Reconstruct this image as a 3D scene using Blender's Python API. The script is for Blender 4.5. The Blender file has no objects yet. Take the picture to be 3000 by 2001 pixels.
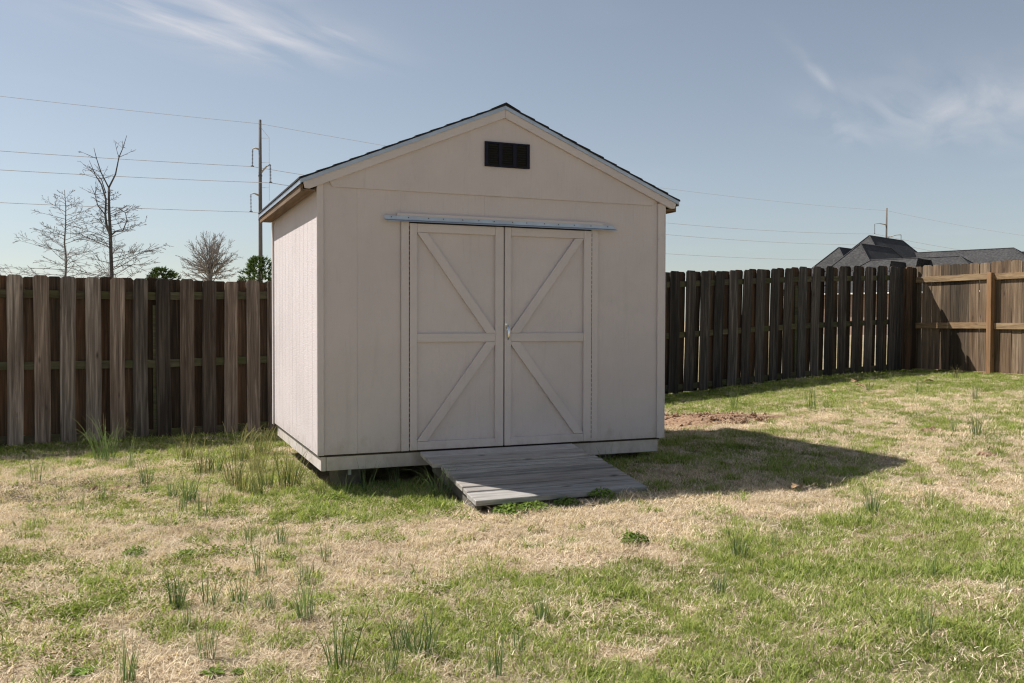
import bpy, bmesh, math, random
import numpy as np
from mathutils import Vector, Matrix
R = math.radians
random.seed(7)
rng = np.random.default_rng(7)
sc = bpy.context.scene

# ------------------------------------------------------------------ camera
CAM = (-1.2649, -7.0034, 1.0381)
YAW, PITCH, ROLL = 0.3888, 0.0233, 0.0025
cam_d = bpy.data.cameras.new('camera')
cam = bpy.data.objects.new('camera', cam_d)
sc.collection.objects.link(cam)
cam_d.sensor_width = 36.0
cam_d.lens = 2677.9 / 3000 * 36
cam_d.clip_start = 0.05
cam_d.clip_end = 3000
_F = Vector((math.sin(YAW) * math.cos(PITCH), math.cos(YAW) * math.cos(PITCH), -math.sin(PITCH)))
_Rt = Vector((math.cos(YAW), -math.sin(YAW), 0))
_U = _Rt.cross(_F)
_R2 = math.cos(ROLL) * _Rt + math.sin(ROLL) * _U
_U2 = -math.sin(ROLL) * _Rt + math.cos(ROLL) * _U
cam.matrix_world = Matrix(((_R2.x, _U2.x, -_F.x, CAM[0]), (_R2.y, _U2.y, -_F.y, CAM[1]), (_R2.z, _U2.z, -_F.z, CAM[2]), (0, 0, 0, 1)))
sc.camera = cam

# ------------------------------------------------------------------ sky, sun, exposure
SUN = Vector((-0.655, 0.570, 1.0)).normalized()
w = bpy.data.worlds.new('World')
sc.world = w
w.use_nodes = True
nt = w.node_tree
nt.nodes.clear()
def wn(t, **k):
    n = nt.nodes.new(t)
    for a, b in k.items():
        setattr(n, a, b)
    return n
def lk(a, b):
    nt.links.new(a, b)
SKY_S = 0.070
sky = wn('ShaderNodeTexSky', sky_type='NISHITA', sun_disc=False)
sky.sun_elevation = math.asin(SUN.z)
sky.sun_rotation = math.atan2(SUN.x, SUN.y)
sky.altitude = 200
sky.air_density = 1.0
sky.dust_density = 0.4
sky.ozone_density = 1.6
bg = wn('ShaderNodeBackground')
bg.inputs['Strength'].default_value = SKY_S
wo_ = wn('ShaderNodeOutputWorld')
tc = wn('ShaderNodeTexCoord')
sep = wn('ShaderNodeSeparateXYZ')
lk(tc.outputs['Generated'], sep.inputs[0])
def wm(op, a, b=None, c=None, clamp=False):
    n = wn('ShaderNodeMath', operation=op, use_clamp=clamp)
    for i, v in enumerate((a, b, c)):
        if v is None:
            continue
        if isinstance(v, (int, float)):
            n.inputs[i].default_value = v
        else:
            lk(v, n.inputs[i])
    return n.outputs[0]
zc = wm('MAXIMUM', sep.outputs[2], 0.03)
px = wm('DIVIDE', sep.outputs[0], zc)
py = wm('DIVIDE', sep.outputs[1], zc)
ca, sa = math.cos(R(38)), math.sin(R(38))
al = wm('ADD', wm('MULTIPLY', px, ca), wm('MULTIPLY', py, sa))
ac = wm('SUBTRACT', wm('MULTIPLY', py, ca), wm('MULTIPLY', px, sa))
comb = wn('ShaderNodeCombineXYZ')
lk(wm('MULTIPLY', al, 1.15), comb.inputs[0])
lk(wm('MULTIPLY', ac, 3.9), comb.inputs[1])
n1 = wn('ShaderNodeTexNoise')
n1.inputs['Scale'].default_value = 1.0
n1.inputs['Detail'].default_value = 7
n1.inputs['Roughness'].default_value = 0.52
n1.inputs['Distortion'].default_value = 0.55
lk(comb.outputs[0], n1.inputs['Vector'])
comb2 = wn('ShaderNodeCombineXYZ')
lk(px, comb2.inputs[0]); lk(py, comb2.inputs[1])
n2 = wn('ShaderNodeTexNoise')
n2.inputs['Scale'].default_value = 0.42
n2.inputs['Detail'].default_value = 2
lk(comb2.outputs[0], n2.inputs['Vector'])
def bank(cx, cy, ra, rc, amp):
    da = wm('DIVIDE', wm('SUBTRACT', al, cx * ca + cy * sa), ra)
    dc = wm('DIVIDE', wm('SUBTRACT', ac, cy * ca - cx * sa), rc)
    d2 = wm('ADD', wm('MULTIPLY', da, da), wm('MULTIPLY', dc, dc))
    return wm('MULTIPLY', wm('POWER', 2.718, wm('MULTIPLY', d2, -1.0)), amp)
mask = bank(0.24, 3.26, 0.52, 0.32, 1.05)
for b_ in (bank(3.6, 3.2, 0.75, 0.5, 0.5), bank(2.52, 2.95, 0.45, 0.03, 0.4), bank(3.35, 3.75, 0.6, 0.12, 0.5), bank(0.62, 3.2, 0.14, 0.035, 0.9)):
    mask = wm('MAXIMUM', mask, b_)
glob = wm('MULTIPLY', wm('SUBTRACT', n2.outputs[0], 0.56), 1.2, clamp=True)
mask = wm('ADD', mask, glob)
cl = wm('MULTIPLY', wm('MULTIPLY', wm('SUBTRACT', n1.outputs[0], 0.36), 2.5, clamp=True), mask, clamp=True)
cl = wm('MULTIPLY', cl, wm('MULTIPLY', wm('SUBTRACT', sep.outputs[2], 0.05), 14.0, clamp=True))
hsv = wn('ShaderNodeHueSaturation')
hsv.inputs['Saturation'].default_value = 0.60
hsv.inputs['Value'].default_value = 1.0
lk(sky.outputs[0], hsv.inputs['Color'])
mixc = wn('ShaderNodeMix', data_type='RGBA')
lk(cl, mixc.inputs[0])
tint = wn('ShaderNodeMix', data_type='RGBA', blend_type='MULTIPLY')
tint.inputs[0].default_value = 1.0
tint.inputs[7].default_value = (0.99, 1.005, 1.01, 1)
lk(hsv.outputs[0], tint.inputs[6])
lk(tint.outputs[2], mixc.inputs[6])
mixc.inputs[7].default_value = (0.56 / SKY_S, 0.55 / SKY_S, 0.565 / SKY_S, 1)
lk(mixc.outputs[2], bg.inputs['Color'])
lk(bg.outputs[0], wo_.inputs['Surface'])
sun_d = bpy.data.lights.new('sun', 'SUN')
sun_d.energy = 5.0
sun_d.angle = R(0.5)
sun_d.color = (1.0, 0.965, 0.91)
sun_o = bpy.data.objects.new('sun', sun_d)
sun_o.rotation_euler = SUN.to_track_quat('Z', 'Y').to_euler()
sun_o.location = (-20, 15, 25)
sc.collection.objects.link(sun_o)
sc.view_settings.view_transform = 'Standard'
sc.view_settings.look = 'None'
sc.view_settings.gamma = 1
sc.view_settings.use_curve_mapping = False
sc.view_settings.exposure = 0.5
try:
    sc.cycles.use_denoising = True
    sc.cycles.max_bounces = 4
    sc.cycles.diffuse_bounces = 3
    sc.cycles.transparent_max_bounces = 4
    sc.cycles.filter_width = 1.2
    sc.cycles.use_adaptive_sampling = True
    sc.cycles.adaptive_threshold = 0.02
except Exception:
    pass

# ------------------------------------------------------------------ helpers
WO = {}
def link(o):
    sc.collection.objects.link(o)
    return o
def tag(o, label=None, cat=None, group=None, kind=None):
    for k, v in (('label', label), ('category', cat), ('group', group), ('kind', kind)):
        if v:
            o[k] = v
    return o
def place(o, origin, parent=None):
    o.parent = parent
    po = WO[parent.name] if parent else Vector((0, 0, 0))
    o.location = Vector(origin) - po
    WO[o.name] = Vector(origin)
    return o
def thing(name, loc, label, cat, group=None):
    o = link(bpy.data.objects.new(name, None))
    o.empty_display_size = 0.2
    place(o, loc)
    return tag(o, label, cat, group)
def mesh_of(name, V, F, mat, bevel=0.0, smooth=False, seg=1):
    me = bpy.data.meshes.new(name)
    me.from_pydata([tuple(v) for v in V], [], [tuple(f) for f in F])
    if bevel > 0:
        bm = bmesh.new()
        bm.from_mesh(me)
        bmesh.ops.recalc_face_normals(bm, faces=bm.faces)
        bmesh.ops.bevel(bm, geom=list(bm.edges), offset=bevel, segments=seg, affect='EDGES', clamp_overlap=True)
        bm.to_mesh(me)
        bm.free()
    if mat:
        me.materials.append(mat)
    if smooth:
        me.polygons.foreach_set('use_smooth', [True] * len(me.polygons))
    me.update()
    return me
def mk(name, V, F, mat, parent=None, origin=None, bevel=0.0, smooth=False):
    V = [Vector(v) for v in V]
    if origin is None:
        lo = [min(v[i] for v in V) for i in range(3)]
        hi = [max(v[i] for v in V) for i in range(3)]
        origin = Vector(((lo[0] + hi[0]) / 2, (lo[1] + hi[1]) / 2, lo[2]))
    origin = Vector(origin)
    me = mesh_of(name, [v - origin for v in V], F, mat, bevel, smooth)
    o = link(bpy.data.objects.new(name, me))
    return place(o, origin, parent)
BOXF = [(0, 3, 2, 1), (4, 5, 6, 7), (0, 1, 5, 4), (1, 2, 6, 5), (2, 3, 7, 6), (3, 0, 4, 7)]
def boxv(x0, x1, y0, y1, z0, z1):
    return [(x0, y0, z0), (x1, y0, z0), (x1, y1, z0), (x0, y1, z0), (x0, y0, z1), (x1, y0, z1), (x1, y1, z1), (x0, y1, z1)]
def box(name, x0, x1, y0, y1, z0, z1, mat, parent=None, bevel=0.0025):
    return mk(name, boxv(x0, x1, y0, y1, z0, z1), BOXF, mat, parent, bevel=bevel)
def prism_xz(name, poly, y0, y1, mat, parent=None, bevel=0.002):
    n = len(poly)
    V = [(x, y0, z) for x, z in poly] + [(x, y1, z) for x, z in poly]
    F = [tuple(range(n)), tuple(range(2 * n - 1, n - 1, -1))] + [(i, i + n, (i + 1) % n + n, (i + 1) % n) for i in range(n)]
    return mk(name, V, F, mat, parent, bevel=bevel)
def beam(a, b, w, h, up=Vector((0, 0, 1))):
    """eight corners of a bar from a to b, w across, h along up"""
    a, b = Vector(a), Vector(b)
    d = (b - a).normalized()
    s = d.cross(up).normalized()
    u = s.cross(d)
    V = []
    for p in (a, b):
        V += [p - s * w / 2 - u * h / 2, p + s * w / 2 - u * h / 2, p + s * w / 2 + u * h / 2, p - s * w / 2 + u * h / 2]
    F = [(0, 1, 2, 3), (7, 6, 5, 4), (0, 4, 5, 1), (1, 5, 6, 2), (2, 6, 7, 3), (3, 7, 4, 0)]
    return V, F
class MB:
    def __init__(s):
        s.V, s.F = [], []
    def add(s, V, F):
        k = len(s.V)
        s.V += [Vector(v) for v in V]
        s.F += [tuple(i + k for i in f) for f in F]
    def tube(s, pts, rad, n=5, cap=True):
        k = len(s.V)
        pts = [Vector(p) for p in pts]
        m = len(pts)
        prev = None
        for i, p in enumerate(pts):
            d = (pts[min(i + 1, m - 1)] - pts[max(i - 1, 0)])
            d = d.normalized() if d.length > 1e-9 else Vector((0, 0, 1))
            if prev is None:
                a = Vector((1, 0, 0)) if abs(d.x) < 0.8 else Vector((0, 1, 0))
                prev = d.cross(a).normalized()
            sx = (prev - d * prev.dot(d)).normalized()
            prev = sx
            sy = d.cross(sx)
            r = rad[i] if hasattr(rad, '__len__') else rad
            for j in range(n):
                t = 2 * math.pi * j / n
                s.V.append(p + sx * (math.cos(t) * r) + sy * (math.sin(t) * r))
        for i in range(m - 1):
            for j in range(n):
                a = k + i * n + j
                b = k + i * n + (j + 1) % n
                s.F.append((a, b, b + n, a + n))
        if cap:
            s.F.append(tuple(k + j for j in range(n))[::-1])
            s.F.append(tuple(k + (m - 1) * n + j for j in range(n)))
    def build(s, name, mat, parent=None, origin=None, bevel=0.0, smooth=False):
        return mk(name, s.V, s.F, mat, parent, origin, bevel, smooth)

# vectorised value noise
def vnoise(x, y, seed=0):
    x = np.asarray(x, float); y = np.asarray(y, float)
    xi = np.floor(x).astype(np.int64); yi = np.floor(y).astype(np.int64)
    fx = x - xi; fy = y - yi
    fx = fx * fx * (3 - 2 * fx); fy = fy * fy * (3 - 2 * fy)
    def h(a, b):
        n = (a * 374761393 + b * 668265263 + seed * 974711) & 0x7fffffff
        n = ((n ^ (n >> 13)) * 1274126177) & 0x7fffffff
        return ((n ^ (n >> 16)) & 0xffff) / 65535.0
    return (h(xi, yi) * (1 - fx) + h(xi + 1, yi) * fx) * (1 - fy) + (h(xi, yi + 1) * (1 - fx) + h(xi + 1, yi + 1) * fx) * fy
def fbm(x, y, seed=0, o=3):
    s = 0; a = 0.5; t = 0
    for i in range(o):
        s = s + a * vnoise(x * 2 ** i, y * 2 ** i, seed + i); t += a; a *= 0.5
    return s / t

# ------------------------------------------------------------------ materials
class NT:
    def __init__(s, name):
        s.m = bpy.data.materials.new(name)
        s.m.use_nodes = True
        s.t = s.m.node_tree
        s.t.nodes.clear()
        s.out = s.n('ShaderNodeOutputMaterial')
    def n(s, t, ins=None, **k):
        x = s.t.nodes.new(t)
        for a, b in k.items():
            setattr(x, a, b)
        for a, b in (ins or {}).items():
            s.set(x.inputs[a], b)
        return x
    def set(s, sock, v):
        if isinstance(v, bpy.types.NodeSocket):
            s.t.links.new(v, sock)
        else:
            sock.default_value = v
    def math(s, op, a, b=0.0, c=0.0, clamp=False):
        x = s.n('ShaderNodeMath', {0: a, 1: b, 2: c}, operation=op, use_clamp=clamp)
        return x.outputs[0]
    def mix(s, f, a, b, mode='MIX'):
        x = s.n('ShaderNodeMix', data_type='RGBA', blend_type=mode)
        s.set(x.inputs[0], f)
        s.set(x.inputs[6], a if isinstance(a, bpy.types.NodeSocket) else (*a, 1))
        s.set(x.inputs[7], b if isinstance(b, bpy.types.NodeSocket) else (*b, 1))
        return x.outputs[2]
    def ramp(s, f, stops):
        x = s.n('ShaderNodeValToRGB')
        e = x.color_ramp.elements
        while len(e) < len(stops):
            e.new(0.5)
        for el, (p, c) in zip(e, stops):
            el.position = p
            el.color = (*c, 1) if len(c) == 3 else c
        s.set(x.inputs[0], f)
        return x.outputs[0]
    def noise(s, vec, scale, detail=3, rough=0.55, dist=0.0):
        return s.n('ShaderNodeTexNoise', {'Vector': vec, 'Scale': scale, 'Detail': detail, 'Roughness': rough, 'Distortion': dist}).outputs[0]
    def vmul(s, vec, xyz):
        return s.n('ShaderNodeVectorMath', {0: vec, 1: xyz}, operation='MULTIPLY').outputs[0]
    def vadd(s, vec, v2):
        return s.n('ShaderNodeVectorMath', {0: vec, 1: v2}, operation='ADD').outputs[0]
    def bump(s, h, strength, dist):
        return s.n('ShaderNodeBump', {'Height': h, 'Strength': strength, 'Distance': dist}).outputs[0]
    def pbr(s, col, rough=0.7, metal=0.0, normal=None, spec=0.4):
        x = s.n('ShaderNodeBsdfPrincipled', {'Roughness': rough, 'Metallic': metal, 'Specular IOR Level': spec})
        s.set(x.inputs['Base Color'], col if isinstance(col, bpy.types.NodeSocket) else (*col, 1))
        if normal is not None:
            s.set(x.inputs['Normal'], normal)
        s.t.links.new(x.outputs[0], s.out.inputs[0])
        return s.m
    def objcoord(s, offset=True):
        tc = s.n('ShaderNodeTexCoord').outputs['Object']
        if not offset:
            return tc
        oi = s.n('ShaderNodeObjectInfo').outputs['Random']
        a = s.math('MULTIPLY', oi, 91.7)
        cb = s.n('ShaderNodeCombineXYZ', {0: a, 1: s.math('MULTIPLY', oi, 37.1), 2: s.math('MULTIPLY', oi, 53.3)}).outputs[0]
        return s.vadd(tc, cb)
    def rand(s):
        return s.n('ShaderNodeObjectInfo').outputs['Random']
    def pos(s):
        return s.n('ShaderNodeNewGeometry').outputs['Position']

def stretch(axis, fine, long):
    v = [fine, fine, fine]
    v['xyz'.index(axis)] = long
    return tuple(v)
def paint(name, col, axis='z', relief=0.5, dirt=0.28):
    m = NT(name)
    p = m.pos()
    g = m.noise(m.vmul(p, stretch(axis, 55, 4)), 1.0, 5, 0.6, 0.4)
    saw_axis = {'z': (9, 9, 150), 'x': (150, 9, 9), 'y': (9, 150, 9)}[axis]
    g2 = m.noise(m.vmul(p, saw_axis), 1.0, 2)
    h = m.math('ADD', m.math('MULTIPLY', g, 0.75), m.math('MULTIPLY', g2, 0.35))
    low = m.noise(p, 1.7, 4, 0.6)
    st = m.noise(m.vmul(p, stretch(axis, 7, 0.7)), 1.0, 5, 0.65, 0.3)
    c = m.mix(m.math('MULTIPLY', m.math('SUBTRACT', low, 0.42), 1.4, clamp=True), col, tuple(v * 0.80 for v in col))
    c = m.mix(m.math('MULTIPLY', m.math('SUBTRACT', st, 0.60), 2.2 * dirt, clamp=True), c, (0.20, 0.185, 0.175))
    fine = m.noise(p, 38, 4, 0.7)
    blot = m.math('MULTIPLY', m.math('SUBTRACT', m.noise(p, 3.1, 3), 0.58), 6.0, clamp=True)
    sp = m.math('MULTIPLY', m.math('MULTIPLY', m.math('SUBTRACT', fine, 0.55), 4.0, clamp=True), blot, clamp=True)
    c = m.mix(m.math('MULTIPLY', sp, dirt * 1.1), c, (0.16, 0.155, 0.15))
    crack = m.math('MULTIPLY', m.math('SUBTRACT', g, 0.60), 5.0, clamp=True)
    c = m.mix(m.math('MULTIPLY', crack, 0.22), c, (0.26, 0.235, 0.215))
    z = m.n('ShaderNodeSeparateXYZ', {0: p}).outputs[2]
    splash = m.math('MULTIPLY', m.math('SUBTRACT', m.math('SUBTRACT', m.noise(m.vmul(p, (9, 9, 5)), 1.0, 5, 0.7), 0.30), m.math('MULTIPLY', m.math('MAXIMUM', m.math('ADD', z, 0.05), 0.0), 1.5)), 2.2, clamp=True)
    c = m.mix(m.math('MULTIPLY', splash, 0.55), c, (0.27, 0.205, 0.155))
    pm = m.vmul(p, (5.0, 5.0, 6.6))
    vo = m.n('ShaderNodeTexVoronoi', {'Vector': pm, 'Scale': 1.0, 'Randomness': 0.25}, feature='F1')
    nail = m.math('SUBTRACT', 1.0, m.math('MULTIPLY', vo.outputs['Distance'], 42.0), clamp=True)
    c = m.mix(m.math('MULTIPLY', nail, 0.55), c, (0.20, 0.17, 0.15))
    return m.pbr(c, 0.72, normal=m.bump(h, relief, 0.006), spec=0.25)
def wood(name, dark, mid, light, axis='z', var=0.5, tint=(0.22, 0.12, 0.06), tintf=0.35, knots=True, fine=34, long=1.3, relief=0.5, moss=0.0, seed=0.0, stainz=None):
    m = NT(name)
    v = m.objcoord()
    v = m.vadd(v, (seed, seed * 2, seed))
    g = m.noise(m.vmul(v, stretch(axis, fine, long)), 1.0, 6, 0.62, 0.75)
    g3 = m.noise(m.vmul(v, stretch(axis, fine * 3.2, long * 2)), 1.0, 3, 0.6)
    gg = m.math('ADD', m.math('MULTIPLY', g, 0.72), m.math('MULTIPLY', g3, 0.28))
    c = m.ramp(gg, [(0.30, dark), (0.50, mid), (0.70, light)])
    low = m.noise(m.vmul(v, stretch(axis, 5, 0.9)), 1.0, 3, 0.6)
    c = m.mix(m.math('MULTIPLY', m.math('SUBTRACT', low, 0.45), 4.0 * tintf, clamp=True), c, tint, 'MIX')
    c = m.mix(m.math('MULTIPLY', m.math('SUBTRACT', m.noise(m.vmul(v, stretch(axis, 9, 0.8)), 1.0, 4), 0.56), 3.5, clamp=True), c, dark)
    r = m.rand()
    c = m.mix(1.0, c, m.ramp(r, [(0.0, (1 - var * 0.5,) * 3), (1.0, (1 + var * 0.5,) * 3)]), 'MULTIPLY')
    r2 = m.math('FRACT', m.math('MULTIPLY', r, 17.37))
    c = m.mix(m.math('MULTIPLY', r2, tintf), c, m.mix(1.0, c, (1.45, 1.0, 0.68), 'MULTIPLY'))
    if knots:
        vo = m.n('ShaderNodeTexVoronoi', {'Vector': m.vmul(v, stretch(axis, 7.5, 2.4)), 'Scale': 1.0}, feature='F1')
        k = m.math('SUBTRACT', 1.0, m.math('MULTIPLY', vo.outputs['Distance'], 7.5), clamp=True)
        c = m.mix(k, c, (0.03, 0.018, 0.012))
    if moss:
        mm = m.math('MULTIPLY', m.math('SUBTRACT', m.noise(v, 4.0, 4), 0.38), 3.0 * moss, clamp=True)
        c = m.mix(mm, c, (0.066, 0.080, 0.020))
    return m.pbr(c, 0.85, normal=m.bump(gg, relief, 0.006), spec=0.2)
def plain(name, col, rough=0.7, metal=0.0, nscale=12, amt=0.25, bump=0.2, spec=0.4):
    m = NT(name)
    v = m.objcoord()
    n = m.noise(v, nscale, 5, 0.6)
    c = m.mix(m.math('MULTIPLY', m.math('SUBTRACT', n, 0.35), 2.0, clamp=True), tuple(x * (1 - amt) for x in col), tuple(min(1, x * (1 + amt)) for x in col))
    return m.pbr(c, rough, metal, m.bump(n, bump, 0.005), spec)

BEIGE = (0.578, 0.518, 0.510)
M = {}
M['siding'] = paint('painted_siding', BEIGE, 'z', 0.75, 0.34)
M['side_siding'] = paint('painted_side_siding', BEIGE, 'z', 1.0, 0.15)
M['trim'] = paint('painted_trim_upright', (0.592, 0.533, 0.525), 'z', 0.4, 0.4)
M['trim_x'] = paint('painted_trim_level', (0.592, 0.533, 0.525), 'x', 0.4, 0.4)
M['rim'] = paint('painted_rim_board', (0.60, 0.55, 0.515), 'x', 0.45, 0.2)
M['door'] = paint('painted_door_panel', (0.588, 0.528, 0.520), 'z', 0.7, 0.42)
M['black'] = plain('navy_black_paint', (0.011, 0.011, 0.026), 0.7, nscale=40, spec=0.2)
M['slat'] = plain('dark_louvre', (0.022, 0.021, 0.018), 0.8, spec=0.15)
M['metal'] = plain('galvanised_flashing', (0.42, 0.47, 0.54), 0.46, 0.8, 6, 0.15, 0.1)
M['chrome'] = plain('chromed_handle', (0.75, 0.75, 0.74), 0.16, 1.0, 5, 0.05, 0.05)
M['shingle'] = plain('black_shingle', (0.028, 0.027, 0.028), 0.95, nscale=120, amt=0.6, bump=0.6)
M['rawwood'] = wood('unpainted_eave_wood', (0.085, 0.06, 0.04), (0.16, 0.115, 0.078), (0.24, 0.18, 0.125), 'y', 0.2, knots=False)
M['dark_in'] = plain('shade_toned_interior_wood', (0.05, 0.04, 0.03), 0.9)  # tone set dark to stand in for shade inside and under the shed
M['ramp'] = wood('weathered_ramp_plank', (0.17, 0.155, 0.14), (0.35, 0.33, 0.305), (0.50, 0.475, 0.44), 'x', 0.5, (0.29, 0.27, 0.24), 0.15, True, 42, 2.6, 0.7)
M['ramp_side'] = plain('weathered_stringer', (0.15, 0.135, 0.115), 0.9)
M['ramp_paint'] = paint('painted_threshold', (0.60, 0.555, 0.52), 'x', 0.4, 0.5)
M['concrete'] = plain('concrete', (0.16, 0.145, 0.125), 0.9, nscale=30, bump=0.6)
M['picket'] = wood('weathered_picket', (0.034, 0.029, 0.025), (0.148, 0.126, 0.107), (0.37, 0.325, 0.28), 'z', 1.4, (0.145, 0.105, 0.075), 0.25, True, 30, 1.1, 0.6)
M['picket_back'] = wood('weathered_shaded_back_picket', (0.015, 0.012, 0.010), (0.052, 0.039, 0.029), (0.125, 0.092, 0.064), 'z', 1.1, (0.11, 0.06, 0.03), 0.45, True, 30, 1.1, 0.6, seed=5.0)  # weathered wood, darkened to put the shade of the picket gaps into colour
M['rail'] = wood('mossy_rail', (0.03, 0.028, 0.02), (0.075, 0.068, 0.048), (0.14, 0.13, 0.09), 'x', 0.4, (0.085, 0.08, 0.04), 0.3, False, 30, 1.1, 0.5, moss=0.75)
M['gate_picket'] = wood('sunlit_picket', (0.030, 0.022, 0.015), (0.122, 0.093, 0.065), (0.265, 0.210, 0.148), 'z', 1.1, (0.125, 0.080, 0.042), 0.35, True, 26, 1.0, 0.5, seed=9.0)  # side fence woods, brown stain as their own colour
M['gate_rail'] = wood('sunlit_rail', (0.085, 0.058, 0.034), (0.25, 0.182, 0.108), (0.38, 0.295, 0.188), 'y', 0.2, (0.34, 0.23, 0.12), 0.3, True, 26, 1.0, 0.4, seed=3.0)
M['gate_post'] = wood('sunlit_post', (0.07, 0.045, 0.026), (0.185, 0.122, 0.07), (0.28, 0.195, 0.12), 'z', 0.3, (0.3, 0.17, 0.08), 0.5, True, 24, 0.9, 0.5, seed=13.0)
M['pole'] = wood('utility_pole_wood', (0.08, 0.077, 0.075), (0.16, 0.155, 0.15), (0.25, 0.24, 0.232), 'z', 0.2, (0.13, 0.125, 0.12), 0.3, False, 8, 0.3, 0.3)
M['arm'] = plain('fibreglass_arm', (0.46, 0.42, 0.35), 0.6)
M['insul'] = plain('insulator', (0.10, 0.10, 0.105), 0.35)
M['wire'] = plain('aluminium_wire', (0.55, 0.54, 0.53), 0.6)
M['bark1'] = plain('dark_bark', (0.105, 0.094, 0.088), 0.9, nscale=20)
M['bark2'] = plain('grey_bark', (0.16, 0.142, 0.128), 0.9, nscale=20)
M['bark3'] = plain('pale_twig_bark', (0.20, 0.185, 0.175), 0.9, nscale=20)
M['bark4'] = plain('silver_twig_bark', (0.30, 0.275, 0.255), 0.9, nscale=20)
M['brick'] = plain('house_brick', (0.36, 0.25, 0.19), 0.9, nscale=15)
M['white'] = plain('house_trim', (0.75, 0.73, 0.70), 0.6)
M['tag'] = plain('pale_label', (0.62, 0.68, 0.68), 0.5)

def roof_mat():
    m = NT('grey_architectural_shingle')
    p = m.pos()
    n = m.noise(m.vmul(p, (7, 7, 22)), 1.0, 3, 0.7)
    n2 = m.noise(p, 1.2, 3)
    c = m.ramp(n, [(0.3, (0.032, 0.031, 0.032)), (0.5, (0.058, 0.056, 0.056)), (0.7, (0.10, 0.096, 0.094))])
    c = m.mix(1.0, c, m.ramp(n2, [(0.3, (0.85,) * 3), (0.7, (1.15,) * 3)]), 'MULTIPLY')
    return m.pbr(c, 0.95, normal=m.bump(n, 0.5, 0.03), spec=0.15)
M['roof'] = roof_mat()

def ground_mat():
    m = NT('yard_ground')
    p = m.pos()
    at = m.n('ShaderNodeAttribute', attribute_name='green').outputs['Fac']
    f1 = m.noise(p, 60, 5, 0.7)
    f2 = m.noise(p, 9, 4, 0.65)
    f3 = m.noise(m.vmul(p, (150, 40, 40)), 1.0, 3, 0.6, 1.0)
    tan = m.ramp(m.math('ADD', m.math('MULTIPLY', f1, 0.6), m.math('MULTIPLY', f3, 0.4)), [(0.30, (0.075, 0.05, 0.034)), (0.45, (0.37, 0.27, 0.185)), (0.64, (0.64, 0.51, 0.37))])
    tan = m.mix(m.math('MULTIPLY', m.math('SUBTRACT', f2, 0.55), 3.0, clamp=True), tan, (0.27, 0.175, 0.11))
    grn = m.ramp(f1, [(0.3, (0.05, 0.062, 0.022)), (0.5, (0.16, 0.165, 0.065)), (0.7, (0.34, 0.32, 0.16))])
    c = m.mix(m.math('MULTIPLY', at, 0.75), tan, grn)
    hb = m.math('ADD', f1, m.math('MULTIPLY', f2, 0.8))
    return m.pbr(c, 1.0, normal=m.bump(hb, 0.9, 0.02), spec=0.1)
M['ground'] = ground_mat()
def soil_mat():
    m = NT('red_clay_soil')
    p = m.pos()
    n = m.noise(p, 28, 6, 0.7)
    c = m.ramp(n, [(0.3, (0.12, 0.068, 0.04)), (0.48, (0.30, 0.19, 0.12)), (0.68, (0.46, 0.32, 0.215))])
    return m.pbr(c, 1.0, normal=m.bump(n, 0.8, 0.02), spec=0.1)
M['soil'] = soil_mat()
def blade_mat(name, cols, tips, trans=0.35, inst=True):
    """per-blade colour from the mesh attribute 'bl' (x random, y height along blade); 'tint' per instance"""
    m = NT(name)
    a = m.n('ShaderNodeAttribute', attribute_name='bl').outputs['Vector']
    s = m.n('ShaderNodeSeparateXYZ', {0: a})
    if inst:
        t = m.n('ShaderNodeAttribute', attribute_name='tint', attribute_type='INSTANCER').outputs['Fac']
        r = m.math('FRACT', m.math('ADD', m.math('MULTIPLY', s.outputs[0], 0.75), m.math('MULTIPLY', t, 0.6)))
        tt = t
    else:
        oi = m.rand()
        r = m.math('FRACT', m.math('ADD', s.outputs[0], m.math('MULTIPLY', oi, 0.35)))
        tt = oi
    n = len(cols)
    c = m.ramp(r, [(i / (n - 1), cc) for i, cc in enumerate(cols)])
    c = m.mix(m.math('POWER', s.outputs[1], 2.5), c, m.mix(0.6, c, tips))
    c = m.mix(1.0, c, m.ramp(tt, [(0, (0.82,) * 3), (1, (1.18,) * 3)]), 'MULTIPLY')
    d = m.n('ShaderNodeBsdfDiffuse', {'Color': c}).outputs[0]
    tr = m.n('ShaderNodeBsdfTranslucent', {'Color': m.mix(1.0, c, (1.1, 1.15, 0.7), 'MULTIPLY')}).outputs[0]
    x2 = m.n('ShaderNodeMixShader', {0: trans, 1: d, 2: tr}).outputs[0]
    m.t.links.new(x2, m.out.inputs[0])
    return m.m
M['dry'] = blade_mat('dry_grass_blades', [(0.24, 0.165, 0.105), (0.60, 0.455, 0.32), (0.77, 0.62, 0.46), (0.86, 0.75, 0.59), (0.45, 0.325, 0.22)], (0.85, 0.74, 0.59), 0.28)
M['green'] = blade_mat('green_grass_blades', [(0.065, 0.115, 0.02), (0.20, 0.275, 0.05), (0.40, 0.455, 0.12), (0.13, 0.205, 0.034), (0.62, 0.57, 0.29)], (0.56, 0.56, 0.24), 0.42)
M['clover'] = blade_mat('small_weed_leaves', [(0.07, 0.11, 0.02), (0.13, 0.185, 0.03), (0.23, 0.28, 0.05), (0.16, 0.215, 0.04)], (0.28, 0.32, 0.075), 0.35)
M['nettle'] = blade_mat('purple_weed_leaves', [(0.09, 0.12, 0.035), (0.14, 0.16, 0.05), (0.17, 0.15, 0.09), (0.28, 0.20, 0.30)], (0.19, 0.15, 0.12), 0.3)
M['onion'] = blade_mat('wild_onion_blades', [(0.06, 0.10, 0.042), (0.115, 0.175, 0.07), (0.22, 0.29, 0.13), (0.14, 0.20, 0.085)], (0.48, 0.46, 0.26), 0.34, False)
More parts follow.
